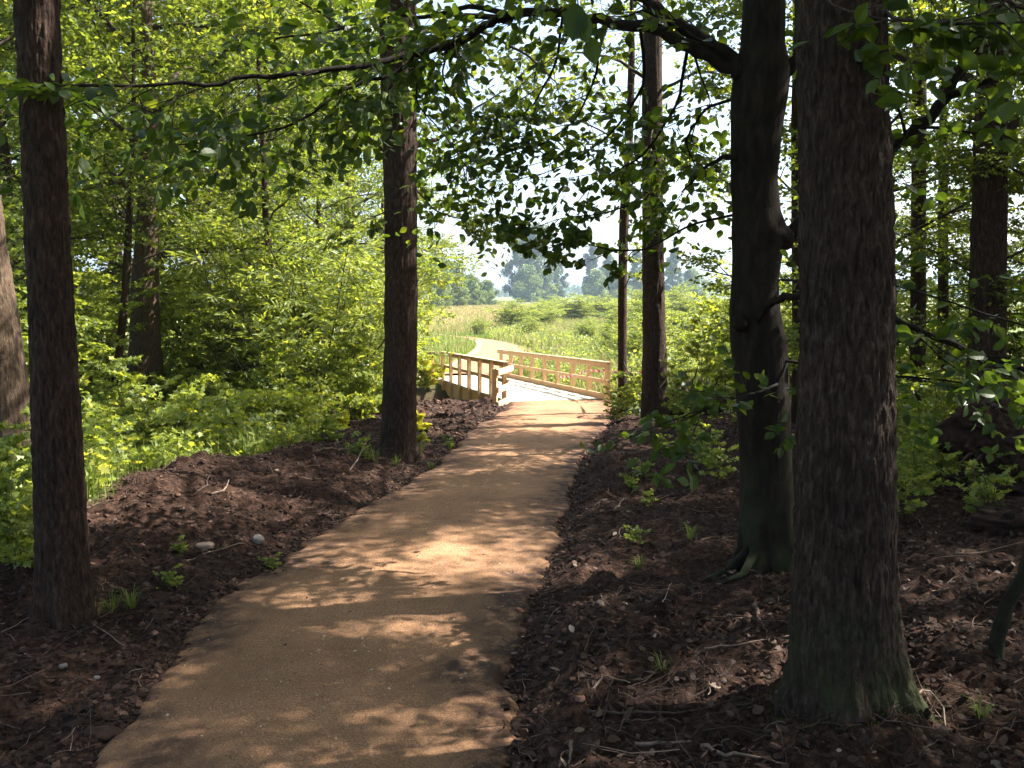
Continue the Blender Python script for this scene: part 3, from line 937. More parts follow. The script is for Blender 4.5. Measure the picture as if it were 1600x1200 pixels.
T4, tp4, b4 = bark_trunk("slim_tree", [(982,992,80),(979,991,170),(975,988,250),(968,983,330),(966,980,420),(965,979,530),(966,980,600),(963,983,645)],
    15.9, "slim crooked trunk at the right end of the bridge rail", 8, 32, .06, .005, .03, .2, seed=17)
T1, tp1, b1 = bark_trunk("oak_tree", [(26,90,0),(32,92,120),(36,98,200),(42,105,350),(48,112,480),(52,120,620),(57,129,760),(61,136,880),(60,144,945)],
    4.5, "dark leaning trunk in the left foreground with split bark at its foot", 13, 170, .018, .0075, .018, .075, flare=.025, seed=19)
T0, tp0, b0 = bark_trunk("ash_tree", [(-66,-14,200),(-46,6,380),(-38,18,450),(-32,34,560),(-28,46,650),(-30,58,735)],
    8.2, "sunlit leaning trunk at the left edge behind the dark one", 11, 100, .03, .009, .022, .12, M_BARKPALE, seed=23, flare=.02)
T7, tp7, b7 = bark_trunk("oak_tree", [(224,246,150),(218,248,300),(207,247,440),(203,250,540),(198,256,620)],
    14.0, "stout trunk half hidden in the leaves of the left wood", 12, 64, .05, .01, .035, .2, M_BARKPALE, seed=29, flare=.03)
T8, tp8, b8 = bark_trunk("slim_tree", [(203,211,200),(201,209,270),(193,205,400),(188,200,480),(178,191,570),(170,186,620)],
    12.8, "thin bent trunk left of the stout one in the left wood", 7, 24, .06, .004, .03, .2, seed=31)
TR1, tpr1, br1 = bark_trunk("pine_tree", [(1427,1446,0),(1425,1447,200),(1424,1446,400),(1422,1446,645)],
    12.5, "slender trunk just right of the thickest trunk, deeper in the wood", 12, 40, .05, .007, .03, .2, seed=37)
TR2, tpr2, br2 = bark_trunk("slim_tree", [(1468,1480,200),(1466,1481,340),(1466,1482,520),(1465,1483,600)],
    14.5, "thin dark trunk between two broader ones in the right wood", 9, 30, .06, .006, .03, .2, seed=41)
TR3, tpr3, br3 = bark_trunk("oak_tree", [(1534,1577,0),(1530,1575,60),(1525,1572,200),(1519,1570,400),(1515,1568,560),(1508,1572,660)],
    9.2, "broad trunk behind the upturned root plate on the right", 12, 90, .03, .010, .03, .2, seed=43)
TR4, tpr4, br4 = bark_trunk("slim_tree", [(1236,1249,200),(1237,1251,380),(1238,1252,500),(1237,1253,620)],
    13.0, "thin trunk glimpsed between the beech and the thickest trunk", 9, 30, .06, .006, .03, .2, seed=47)
TR5, tpr5, br5 = bark_trunk("bent_sapling", [(1690,1710,640),(1650,1668,780),(1606,1624,860),(1590,1612,900),(1562,1584,945),(1547,1569,1000),(1540,1566,1060),(1530,1572,1100)],
    3.75, "bent bare sapling leaning right at the right edge", 2.4, 40, .02, .003, .02, .12, M_BEECHBARK, seed=53, cat="sapling")

# crowns of these trees, mostly above the picture
grow(T6, tp6, 13, .17, .42, 3.6, 15, leafL=.10, sprays_per=5, sec=6)
grow(T5, tp5, 13, .15, .38, 4.0, 15, leafL=.09, sprays_per=5, sec=6, mat=M_BEECH)
grow(T2, tp2, 15, .19, .44, 2.3, 12, leafL=.10, sprays_per=5, sec=5)
grow(T3, tp3, 15, .19, .62, 1.8, 8, leafL=.10, sprays_per=4, sec=4)
grow(T1, tp1, 13, .12, .45, 3.2, 12, leafL=.10, sprays_per=5, sec=6)
grow(T0, tp0, 11, .16, .40, 2.8, 14, leafL=.10, sprays_per=5, sec=6)
grow(T7, tp7, 12, .19, .22, 3.2, 20, leafL=.09, sprays_per=6, sec=6)
grow(T8, tp8, 7, .06, .35, 1.6, 12, leafL=.08, sprays_per=5, sec=4)
grow(TR1, tpr1, 12, .11, .30, 1.7, 12, leafL=.09, sprays_per=5, sec=5)
grow(TR2, tpr2, 9, .07, .35, 1.1, 8, leafL=.09, sprays_per=3, sec=4, keep=.6)
grow(TR3, tpr3, 12, .18, .26, 2.8, 16, leafL=.09, sprays_per=5, sec=6)
grow(TR4, tpr4, 9, .07, .45, 1.2, 7, leafL=.09, sprays_per=4, sec=5)
grow(T4, tp4, 8, .06, .62, 1.0, 7, leafL=.08, sprays_per=3, sec=3)

# ---- branches and leaves in view, built where they hang
OVAL_MESH = {}
def leaf_obj(parent_, P, D, NN, L, mat, base, name="leaf", tmpl=T_FINE):
    tv = rng.integers(0, 4)
    key = (mat.name, int(tv), tmpl[2])
    if key not in OVAL_MESH:
        OVAL_MESH[key] = leaf_mesh(name, np.zeros((1, 3)), np.array([(1., 0, 0)]), np.array([(0, 0, 1.)]), np.array([1.0]), tmpl, np.array([[.15, .4, .6, .8][tv]]), mat)
    o = bpy.data.objects.new(name, OVAL_MESH[key])
    D = unit(D); S = unit(np.cross(NN, D)); W_ = np.cross(D, S)
    Mx = __import__("mathutils").Matrix(((D[0]*L, S[0]*L, W_[0]*L, P[0]), (D[1]*L, S[1]*L, W_[1]*L, P[1]), (D[2]*L, S[2]*L, W_[2]*L, P[2]), (0, 0, 0, 1)))
    link(o, parent_)
    o.matrix_basis = Mx
    return o

def limb_px(root, base, pts, r0, r1, n_tw, tw_len, size, leafL, store, spr=3, droop=-.15, fstart=.15, bark=None, keep=.9, up=0.0, wob=.16):
    """a limb through photo pixels (px, row, y) with leafy twigs along it; leaves collected in store[branch]"""
    P = np.array([pix(*q) for q in pts]) - base
    n = max(8, len(P)*4); k = np.linspace(0, len(P)-1, n)
    Ps = np.column_stack([np.interp(k, np.arange(len(P)), P[:, i]) for i in range(3)])
    Ps[1:-1] = (Ps[:-2] + 2*Ps[1:-1] + Ps[2:])/4
    Ps[2:-1] += rng.normal(size=(n-3, 3))*r0*.18
    mb = MB().tube(Ps, np.linspace(r0, r1, n), 8)
    Os, Ds = [], []
    for j in range(n_tw):
        f = fstart + (1-fstart)*(j+.5)/n_tw
        q = at_poly(Ps, f); dd = unit(at_poly(Ps, min(1, f+.05)) - at_poly(Ps, max(0, f-.05)))
        sdv = unit(np.cross(dd, (0, 0, 1)))*(1 if j % 2 else -1)
        S = wander(q, dd*rng.uniform(.3, 1) + sdv*rng.uniform(.2, 1) + np.array((0, 0, up+rng.uniform(-.5, .35))), tw_len*rng.uniform(.5, 1.2), 4, wob, droop)
        mb.tube(S, np.linspace(max(.0035, r1*.5), .0015, len(S)), 4, False)
        for g in range(spr):
            Os.append(at_poly(S, (g+rng.uniform(.4, 1))/spr)); Ds.append(unit(S[-1]-S[0]) + rng.normal(size=3)*.45)
    Os.append(Ps[-1]); Ds.append(Ps[-1]-Ps[-2])
    bo = obj("branch", mb.mesh("branch", True), bark or M_BRANCH, root)
    Os, Ds = np.array(Os), np.array(Ds)
    which = rng.integers(0, len(SPRAYS), len(Os))
    P_, D_, N_, L_, K_ = place_sprays(Os, Ds, np.full(len(Os), size)*rng.uniform(.7, 1.25, len(Os)), leafL, which=which, keep=keep)
    # the fine twigs of each spray
    tw = MB()
    up_ = BZ
    for o_, d_ in zip(Os, Ds):
        d_ = unit(d_); e_ = o_ + d_*size*.5
        tw.tube(np.array([o_, (o_+e_)/2 + rng.normal(size=3)*.01, e_]), [.0022, .0018, .001], 3, False)
    tag(obj("twigs", tw.mesh("twigs"), M_BRANCH, bo), kind="stuff")
    N_ = unit(N_ + rng.normal(size=N_.shape)*.45)
    store.append((bo, P_, D_, N_, L_, tints(len(P_), K_, len(Os), mid=.4)))
    return bo

def flush(root, base, store, mat, n_ind=300, tmpl=T_FINE, minpx=10):
    """the leaves that show largest become leaf objects under their branch, the rest one part"""
    allv = []
    for si, (bo, P, D, NN, L, T) in enumerate(store):
        Wp = P + base
        dep = Wp[:, 1]*math.cos(PITCH) - (Wp[:, 2]-CAMZ)*math.sin(PITCH)
        dep = np.maximum(dep, .01)
        u = 800 + FPX*Wp[:, 0]/dep; v = 600 - FPX*(Wp[:, 1]*math.sin(PITCH) + (Wp[:, 2]-CAMZ)*math.cos(PITCH))/dep
        sz = L*FPX/dep; vis = (u > 5) & (u < 1595) & (v > 5) & (v < 1195) & (Wp[:, 1] > .3)
        facing = np.abs(np.einsum('ij,ij->i', NN, unit(Wp-np.array((0, 0, CAMZ)))))
        sc = np.where(vis, sz*(.3+facing), 0)
        for i in range(len(P)): allv.append((sc[i], si, i))
    allv.sort(key=lambda q: -q[0])
    chosen = {}
    for sc, si, i in allv[:n_ind]:
        if sc < minpx*.5: break
        chosen.setdefault(si, []).append(i)
    rest = [[] for _ in range(5)]
    for si, (bo, P, D, NN, L, T) in enumerate(store):
        m_ = np.ones(len(P), bool)
        for i in chosen.get(si, []):
            m_[i] = False
            leaf_obj(bo, P[i], D[i], NN[i], L[i], mat, base, tmpl=tmpl)
        for q, arr in enumerate((P, D, NN, L, T)): rest[q].append(arr[m_])
    rest = [np.concatenate(r) for r in rest]
    o = obj("foliage", leaf_mesh("foliage", *rest[:4], tmpl, rest[4], mat), None, root)
    o["kind"] = "stuff"

S5 = []
y5 = 5.35
L5 = lambda *a, **k: limb_px(T5, b5, *a, store=S5, bark=M_BEECHBARK, **{**dict(keep=.30), **k})
L5([(1165,112,5.35),(1130,85,5.3),(1085,55,5.35),(1040,22,5.4),(990,-10,5.5),(920,-50,5.6)], .052, .025, 10, .8, .9, .082)
L5([(1160,118,5.3),(1120,92,5.3),(1075,72,5.3),(1030,42,5.4),(960,36,5.6),(880,18,5.7),(800,22,5.8),(765,36,5.8),(700,72,5.7),(640,90,5.6),(560,104,5.4),(440,118,5.2),(330,128,5.0),(200,132,4.8),(20,142,4.6)], .046, .006, 36, .6, .85, .08, fstart=.22, spr=3, keep=.42)
L5([(780,28,5.8),(720,22,5.9),(690,58,5.9),(655,90,5.8),(610,118,5.7),(560,130,5.6),(520,150,5.5),(470,190,5.4),(400,212,5.3),(280,226,5.2)], .02, .004, 18, .55, .7, .078, spr=2, keep=.5)
L5([(800,24,5.8),(740,8,6.0),(660,28,6.1),(600,20,6.2),(520,50,6.3),(430,60,6.3)], .02, .006, 14, .7, .8, .08)
L5([(880,18,5.7),(870,100,6.0),(830,170,6.3),(760,215,6.4),(700,250,6.4)], .01, .003, 10, .6, .75, .08)
L5([(930,30,5.7),(935,110,5.9),(900,190,6.2),(840,230,6.4),(800,240,6.4)], .01, .003, 10, .5, .7, .08, keep=.25)
L5([(1000,40,5.6),(1010,130,5.9),(960,205,6.1),(900,250,6.3),(840,275,6.3)], .012, .003, 11, .5, .7, .08, keep=.22)
L5([(1075,72,5.4),(1060,160,5.7),(1010,240,5.9),(950,275,6.0),(920,290,6.1)], .012, .003, 10, .45, .65, .08, keep=.2)
L5([(1160,150,5.4),(1100,170,5.7),(1070,220,5.8),(1090,270,5.9)], .012, .004, 9, .45, .65, .08, keep=.25)
L5([(1150,250,5.35),(1132,244,5.4),(1100,262,5.5),(1065,300,5.7)], .022, .004, 6, .45, .6, .08, spr=2)
L5([(700,72,5.7),(690,120,6.0),(720,170,6.2),(770,190,6.3)], .008, .003, 8, .55, .7, .08)
L5([(655,95,5.7),(648,160,5.8),(690,205,6.0),(740,275,6.1),(775,310,6.2)], .007, .002, 7, .3, .45, .075, spr=1)
L5([(1150,335,5.4),(1080,350,5.7),(1010,390,5.9),(955,392,6.0),(910,378,6.0),(860,384,6.1)], .009, .003, 8, .2, .34, .082, spr=1, fstart=.4, keep=.6, wob=.08, droop=-.02)
L5([(985,320,5.9),(940,335,6.0),(880,340,6.1),(815,362,6.2)], .006, .002, 7, .2, .34, .082, spr=1, keep=.6, droop=-.02)
L5([(1215,120,5.35),(1240,100,5.3),(1262,60,5.3)], .04, .03, 2, .4, .5, .08)
L5([(1215,385,5.35),(1245,358,5.3),(1320,296,5.2),(1385,240,5.1),(1430,200,5.0),(1485,140,4.9),(1512,85,4.85),(1568,8,4.8),(1620,-60,4.7)], .045, .022, 16, .7, .75, .08, fstart=.3)
L5([(1480,150,4.9),(1530,132,4.8),(1600,96,4.7),(1680,60,4.6)], .018, .008, 7, .5, .6, .08, spr=2)
L5([(1180,508,5.25),(1200,475,5.1),(1225,464,5.0),(1260,463,4.95),(1395,497,4.75),(1440,520,4.65),(1520,550,4.5),(1640,592,4.4)], .026, .013, 14, .45, .5, .08, fstart=.35, spr=2)
L5([(1200,560,5.3),(1300,575,5.1),(1400,588,5.0),(1460,592,4.9),(1540,602,4.8)], .010, .004, 7, .4, .45, .075, fstart=.4, spr=2)
L5([(1215,600,5.2),(1190,612,4.9),(1150,622,4.7),(1100,640,4.6),(1040,660,4.6)], .009, .003, 9, .35, .42, .075, spr=2, droop=-.05)
L5([(1300,430,5.2),(1395,445,4.9),(1480,470,4.7),(1545,492,4.6),(1610,512,4.5)], .006, .004, 5, .35, .4, .07, spr=1, fstart=.3)
flush(T5, b5, S5, M_BEECH)
# swollen knots, the snapped stub and the surface roots of the beech
def blob(name, c, r, parent, mat, seed=0, n=14, amp=.18, stretch=(1, 1, 1)):
    th = np.linspace(0, np.pi, n); ph = np.linspace(0, 2*np.pi, n*2, endpoint=False)
    T_, P_ = np.meshgrid(th, ph, indexing='ij')
    d = np.stack([np.sin(T_)*np.cos(P_), np.sin(T_)*np.sin(P_), np.cos(T_)], -1)
    rr = r*(1 + amp*vnoise(d[..., 0]*2+seed, d[..., 1]*2, d[..., 2]*2, seed) + amp*.5*vnoise(d[..., 0]*6, d[..., 1]*6, d[..., 2]*6, seed+1) + amp*.3*vnoise(d[..., 0]*15, d[..., 1]*15, d[..., 2]*15, seed+2) + (amp*.2*vnoise(d[..., 0]*34, d[..., 1]*34, d[..., 2]*34, seed+6) if n > 28 else 0))
    V = (d*rr[..., None]*np.array(stretch)).reshape(-1, 3) + np.array(c)
    m_ = n*2
    i = np.arange(n-1)[:, None]*m_; j = np.arange(m_)[None]; j2 = (j+1) % m_
    Q = np.stack([i+j, i+m_+j, i+m_+j2, i+j2], -1).reshape(-1, 4)
    return obj(name, mesh_np(name, V, [Q], True), mat, parent)
blob("knot", pix(1150, 245, 5.3)-b5, .035, T5, M_BEECHBARK, 3)
blob("knot", pix(1222, 372, 5.3)-b5, .075, T5, M_BEECHBARK, 4)
blob("knot", pix(1155, 505, 5.22)-b5, .05, T5, M_BEECHBARK, 5)
for pts, r_ in (([(1175,868,5.3),(1140,872,5.25),(1110,880,5.2),(1085,884,5.15)], .045), ([(1185,880,5.3),(1160,905,5.0),(1120,915,4.95)], .035)):
    P = []
    for q in pts:
        g = pix(*q); g[2] = float(H(g[0], g[1])) + .005; P.append(g-b5)
    P[0][2] += .14; P[1][2] += .03
    obj("root", MB().tube(np.array(P), np.linspace(r_, .008, len(P)), 8).mesh("root", True), M_BEECHBARK, T5)

# near twigs from the thickest trunk, top right
S6 = []
limb_px(T6, b6, [(1385,20,3.3),(1400,30,3.1),(1450,34,2.95),(1520,38,2.85),(1640,32,2.75)], .008, .004, 7, .35, .5, .085, S6, spr=1, keep=.35)
limb_px(T6, b6, [(1280,-20,3.15),(1300,8,3.1),(1340,22,3.05),(1400,34,2.95)], .005, .003, 3, .25, .35, .075, S6, spr=1)
limb_px(T6, b6, [(1380,-60,3.3),(1450,-30,3.3),(1540,-10,3.4),(1620,20,3.5)], .014, .008, 8, .5, .6, .085, S6, spr=2, keep=.3)
flush(T6, b6, S6, M_BEECH, 120)
# limbs of the verge tree and of the one beyond, against the sky
S2 = []
limb_px(T2, b2, [(640,60,10),(690,40,10.3),(760,50,10.8),(830,90,11.2),(870,130,11.5)], .035, .008, 16, .9, .9, .09, S2, keep=.38)
limb_px(T2, b2, [(645,130,10),(665,125,10.1),(690,170,10.4),(720,250,10.8),(740,320,11)], .02, .005, 16, .8, .8, .085, S2, keep=.38)
limb_px(T2, b2, [(645,230,10),(690,215,10.4),(735,175,10.9),(790,140,11.3)], .03, .008, 10, .7, .8, .085, S2, bark=M_BARKPALE, keep=.5)
limb_px(T2, b2, [(645,290,10),(680,330,10.3),(730,345,10.6),(780,350,10.9)], .012, .004, 9, .5, .6, .08, S2, spr=2)
limb_px(T2, b2, [(600,120,10),(560,60,9.9),(500,20,9.8),(430,-20,9.7)], .03, .01, 14, .9, .9, .09, S2, keep=.38)
limb_px(T2, b2, [(604,240,10),(560,200,10),(520,190,10),(470,150,10)], .02, .006, 10, .7, .8, .09, S2, keep=.38)
limb_px(T2, b2, [(604,330,9.9),(570,345,9.7),(535,360,9.6)], .008, .003, 5, .25, .35, .085, S2, spr=1)
flush(T2, b2, S2, M_LEAF, 120)
S3 = []
limb_px(T3, b3, [(1005,120,14.1),(960,90,13.8),(900,80,13.5),(840,100,13.2)], .03, .008, 16, 1.0, 1.0, .09, S3, keep=.5)
limb_px(T3, b3, [(1034,140,14.1),(1090,110,13.6),(1150,120,13.2)], .03, .008, 14, 1.0, 1.0, .09, S3, keep=.5)
limb_px(T3, b3, [(1020,200,14.0),(1015,230,13.3),(1020,290,12.8),(1012,330,12.6)], .014, .004, 12, .45, .6, .09, S3, keep=.5)
limb_px(T3, b3, [(1005,260,14.1),(950,210,13.8),(890,180,13.6),(850,180,13.5)], .02, .005, 10, .7, .8, .09, S3, keep=.35)
limb_px(T3, b3, [(1034,250,14.2),(1080,230,14.5),(1130,260,14.8)], .02, .005, 12, .8, .8, .09, S3, keep=.5)
flush(T3, b3, S3, M_LEAF, 60)
S4 = []
limb_px(T4, b4, [(972,420,15.9),(985,395,15.7),(1003,385,15.5)], .015, .006, 4, .3, .4, .08, S4, spr=1)
limb_px(T4, b4, [(974,455,15.9),(985,430,15.7),(1000,435,15.5)], .012, .004, 5, .3, .4, .08, S4, spr=1)
limb_px(T4, b4, [(972,560,15.9),(985,590,15.5),(1000,620,15.2)], .012, .004, 8, .4, .5, .08, S4, spr=2)
flush(T4, b4, S4, M_LEAF, 0)

# ------------------------------------------------------------------ the woods
def gz(x, y): return float(H(x, y, y < 14))
def wx(px, y): return (px-800)/FPX*y
PA = make_tree("maple_tree", 12, .15, .10, 3.1, 26, leafL=.09, sprays_per=7, sec=7, up=.75, bark=M_BARKPALE)
PB = make_tree("oak_tree", 15, .21, .26, 3.8, 24, leafL=.105, sprays_per=7, sec=7, up=.8, keep=.92)
PC = make_tree("birch_tree", 10, .09, .16, 2.0, 20, leafL=.08, sprays_per=5, sec=5, up=.6, lean=.02)
PD = make_tree("hornbeam_tree", 9, .11, .05, 2.7, 24, leafL=.085, sprays_per=6, sec=6, up=.5)
def make_far(name, Ht, wd, n, seed, low=.06, leaf=.5, mat=M_FAR):
    """a tree seen from far off: trunk, limbs, and leafy clumps of coarse leaf faces over a lobed crown"""
    root = empty(name)
    mb = MB().tube(np.array([(0,0,-.3),(.1,0,Ht*.4),(0,.1,Ht*.85)]), [Ht*.022, Ht*.014, .03], 8)
    obj("trunk", mb.mesh("trunk", True), M_BARKPALE, root)
    nb = 46; C_ = []; lb = MB()
    for k in range(nb):
        z = Ht*(low + (1-low)*((k+.5)/nb)); f = z/Ht
        r = wd*math.sin(math.pi*min(1, (f*.85+.13)))**.75*(1 if k % 3 else .45)*rng.uniform(.55, 1.05)
        a = k*2.4 + rng.uniform(-.5, .5); c = np.array((r*math.cos(a), r*math.sin(a), z)); C_.append(c)
        if k % 2: lb.tube(np.array([(0, 0, z*.75), c*.6+np.array((0,0,z*.3)), c]), [Ht*.006, Ht*.004, .02], 4, False)
    obj("branch", lb.mesh("branch"), M_BARKPALE, root)
    C_ = np.array(C_); idx = rng.integers(0, nb, n)
    d = rand_unit(n)*(rng.random(n)**.38)[:, None]*rng.uniform(.15, .30, nb)[idx][:, None]*wd*1.15
    P = C_[idx] + d*np.array((1, 1, .8)); P[:, 2] = np.maximum(P[:, 2], .1)
    NN = unit(d + rng.normal(size=d.shape)*.35*wd*.3)
    tt = np.clip(.45 + .2*rng.normal(size=nb)[idx] + .15*rng.normal(size=n), 0, 1)
    obj("crown", leaf_mesh("crown", P, rand_unit(n), NN, leaf*rng.uniform(.5, 1.2, n), T_QUAD, tt, mat), None, root)
    return root
PF = make_far("lime_tree", 13, 4.2, 15000, 1)
PG = make_far("poplar_tree", 16, 3.2, 13000, 2, .1)
PH = make_far("alder_tree", 7, 3.4, 12000, 3, .02, .38, M_ROW)
SA = make_shrub("hazel_shrub", 3.2, 9, 1.6, .10, 26, size=.7)
SB = make_shrub("bramble", 1.0, 10, .9, .085, 12, tmpl=T_LOBE, size=.5, stem_r=.006, upr=.6, yellow=.12, mid=.55)
SD = make_shrub("willow_shrub", 2.6, 16, 1.7, .15, 24, mat=M_WILLOW, tmpl=T_LONG, size=.7, stem_r=.02, upr=.9)
SG = make_shrub("willow_bush", 2.6, 9, 1.5, .13, 15, mat=M_WILLOW, tmpl=T_LONG, size=.75, stem_r=.016, upr=1.2)
SE = make_shrub("young_maple", 1.9, 3, .7, .10, 14, tmpl=T_LOBE, size=.5, stem_r=.008, yellow=.08, mid=.5, low=.3)
SF = make_shrub("leafy_plant", .55, 4, .3, .065, 5, tmpl=T_LOBE, size=.28, stem_r=.004, mid=.5, keep=.7)
index_children()
used = set()
def put(proto, px, y, s, label, group=None, sz=None, cat="tree", lean=(0, 0), dx=0):
    x = wx(px, y) + dx
    first = proto.name not in used
    used.add(proto.name)
    return place(proto, (x, y, gz(x, y)-.05), rng.uniform(0, 6.28), s, label, group, first, sz, lean, cat)

# left wood, in front of the light
LW = "trees of the left wood"
put(PA, 300, 17.5, 1.0, "bright leafy maple right of the half hidden stout trunk", LW)
put(PA, 420, 20, 1.1, "leafy maple in the middle of the left wood", LW)
put(PD, 505, 21, 1.0, "low spreading leafy tree above the spoil ridge's far end", LW)
put(PA, 545, 27, 1.05, "rounded sunlit tree just left of the verge trunk", LW)
put(PA, 120, 18, 1.1, "dense leafy tree behind the dark leaning trunk", LW)
put(PB, 350, 26, 1.1, "tall oak rising behind the maples of the left wood", LW)
put(PB, 180, 27, 1.15, "tall oak filling the dark depth left of the stout trunk", LW)
put(PC, 60, 15.5, 1.15, "slender leafy tree between the two leftmost trunks", LW)
put(PD, -60, 17, 1.2, "hornbeam at the left edge behind the sunlit trunk", LW)
put(PB, 30, 30, 1.2, "distant tall oak at the far left of the wood", LW)
put(PC, 445, 14.6, .8, "slim young tree in front of the left wood", LW)
put(PB, 470, 36, 1.0, "broad oak deep behind the left wood's edge", LW)
put(PA, 560, 40, 1.0, "farthest maple showing above the left wood's end", LW)
put(PC, 585, 24.5, .85, "small airy tree touching the verge trunk from the left", LW)
put(PA, 250, 36, 1.3, "far dense maple closing the gap in the left wood", LW)
put(PB, -160, 22, 1.1, "oak beyond the left edge of the wood", LW)
put(PB, 90, 42, 1.3, "farthest oak behind the left wood", LW)
put(PA, -40, 12.5, .9, "leafy maple leaning in behind the leftmost trunk", LW)
put(PB, 380, 50, 1.3, "oak closing the very back of the left wood", LW)
# shrubs below them
LS = "shrubs under the left wood"
for px, y, s, lab in ((90, 12.6, .9, "hazel shrub just right of the dark leaning trunk's middle"), (20, 11, .85, "hazel shrub behind the sunlit leftmost trunk"),
    (320, 15.2, .95, "bushy hazel right of the stout trunk's foot"), (385, 13.8, .75, "pale green hazel in the centre of the left undergrowth"),
    (455, 15.4, .9, "hazel bush left of the thin bare stems"), (520, 16.5, .95, "sunlit hazel bush above the ridge's far end"),
    (575, 17.8, .95, "hazel bush hard against the left side of the verge trunk"), (140, 16, .9, "shaded hazel left of the bent thin trunk"),
    (270, 19, 1.0, "tall hazel in the shade behind the stout trunk"), (560, 21.5, 1.1, "tall hazel behind the verge trunk's left side"),
    (490, 19.5, 1.1, "dense hazel screen deep in the left wood")):
    put(SA, px, y, s, lab, LS, cat="shrub")
for px, y, s, lab in ((430, 13.4, 1.15, "pale fine-leaved willow in the sunny middle of the left verge"), (500, 14.4, 1.35, "tall pale willow left of the verge trunk"), (545, 15.6, 1.1, "pale willow close to the verge trunk's left side"),
    (395, 15.6, 1.4, "pale willow right of the stout trunk"), (520, 20.5, 1.5, "pale willow deep behind the tall one left of the verge trunk"), (465, 17.2, 1.6, "largest pale willow at the back of the left verge")):
    put(SG, px, y, s, lab, "willows on the sunny left verge", cat="shrub")
LB = "brambles on the lit slope behind the ridge"
for px, y, s, lab in ((170, 9.2, .8, "bramble clump right of the dark trunk behind the ridge"), (235, 9.8, .85, "bramble clump below the stout trunk"),
    (300, 10.6, .9, "yellow-green bramble clump left of the ridge top"), (365, 11.2, .9, "bright yellow-green bramble behind the ridge top"),
    (425, 11.8, .85, "yellow bramble clump behind the highest spoil"), (485, 12.6, .8, "yellow bramble clump at the ridge's far shoulder"),
    (200, 11.3, 1.0, "bramble thicket between dark trunk and stout trunk"), (330, 12.8, 1.1, "bramble thicket under the pale hazel"),
    (545, 14.3, .9, "bramble clump left of the verge trunk's foot"), (500, 14.8, 1.0, "bramble thicket before the sunlit hazel"),
    (20, 9.4, .8, "bramble clump at the foot of the sunlit leftmost trunk"), (130, 12.2, 1.1, "tall bramble beyond the dark leaning trunk"),
    (260, 14.0, 1.2, "tall bramble round the stout trunk's foot"), (580, 15.8, .9, "bramble close behind the verge trunk")):
    put(SB, px, y, s, lab, LB, cat="bramble")
put(SE, 415, 12.2, .9, "thin young maple with bare stem in the left undergrowth", cat="sapling")
put(SE, 545, 13.2, .9, "thin young maple left of the verge trunk", cat="sapling")
put(SE, 185, 10.4, .75, "young maple sprouting right of the dark trunk", cat="sapling")
put(SE, 10, 4.9, .42, "young maple seedling at the left edge beside the dark trunk", cat="sapling")
put(SE, 20, 6.5, .5, "leafy seedling between the dark trunk and the sunlit one", cat="sapling")
# creeper with yellow leaves on the far bridge wing
CR = make_shrub("creeper", 1.25, 6, .35, .11, 10, mat=M_YELLOW, tmpl=T_LOBE, size=.33, stem_r=.006, low=.3, keep=.8)
place(CR, (wx(668, 24.6), 24.6, gz(wx(668, 24.6), 24.6)-.1), 0, 1.0, "yellow-leaved creeper climbing the far left end of the bridge rail", None, True, None, (0, 0), "creeper")
index_children()
CG = make_shrub("leafy_plant", .5, 4, .25, .10, 5, mat=M_YELLOW, tmpl=T_LOBE, size=.25, stem_r=.004)
index_children()
place(CG, (wx(745, 18.4), 18.4, gz(wx(745, 18.4), 18.4)), 0, .9, "small yellow-leaved plant under the near end of the left rail", None, True, None, (0, 0), "plant")
for px, y, s, lab in ((862, 21.3, .6, "yellow-leaved sprig showing between the right rail's middle posts"), (884, 20.6, .5, "yellow-leaved sprig low behind the right kick board"),
                      (650, 13.0, .7, "yellow-green plant at the right foot of the verge trunk"), (660, 11.2, .3, "small yellow sprig in the soil right of the verge trunk"), (625, 11.9, .8, "yellow sprig hidden behind the verge trunk"), (532, 11.4, .5, "tiny yellow sprig at the end of the upright root")):
    put(CG, px, y, s, lab, cat="plant")

# right wood: strip of trees on the near side of the field
RW = "trees of the right wood"
for proto, x, y, s, lab in (
    (PA, 8.2, 13.4, .6, "maple behind the thickest trunk"),
    (PC, 9.2, 13.2, .55, "slender leafy tree right of the pine-like trunk"),
    (PD, 10.8, 14.5, .95, "hornbeam behind the broad trunk at right"),
    (PA, 9.6, 10.8, .7, "maple at the right edge behind the root plate"),
    (PC, 5.6, 9.8, .65, "thin young tree right of the thickest trunk"),
    (PA, 13.5, 17.5, .9, "leafy maple at the field edge, far right"),
    (PD, 8.2, 17.8, .6, "low bushy tree at the field edge behind the beech"),
    (PC, 7.2, 21.5, .5, "small tree on the field side, right of the straight trunk"),
    (PB, 14.2, 9.0, .8, "oak beyond the right edge of the picture"),
):
    first = proto.name not in used; used.add(proto.name)
    place(proto, (x, y, gz(x, y)-.05), rng.uniform(0, 6.28), s, lab, RW, first)
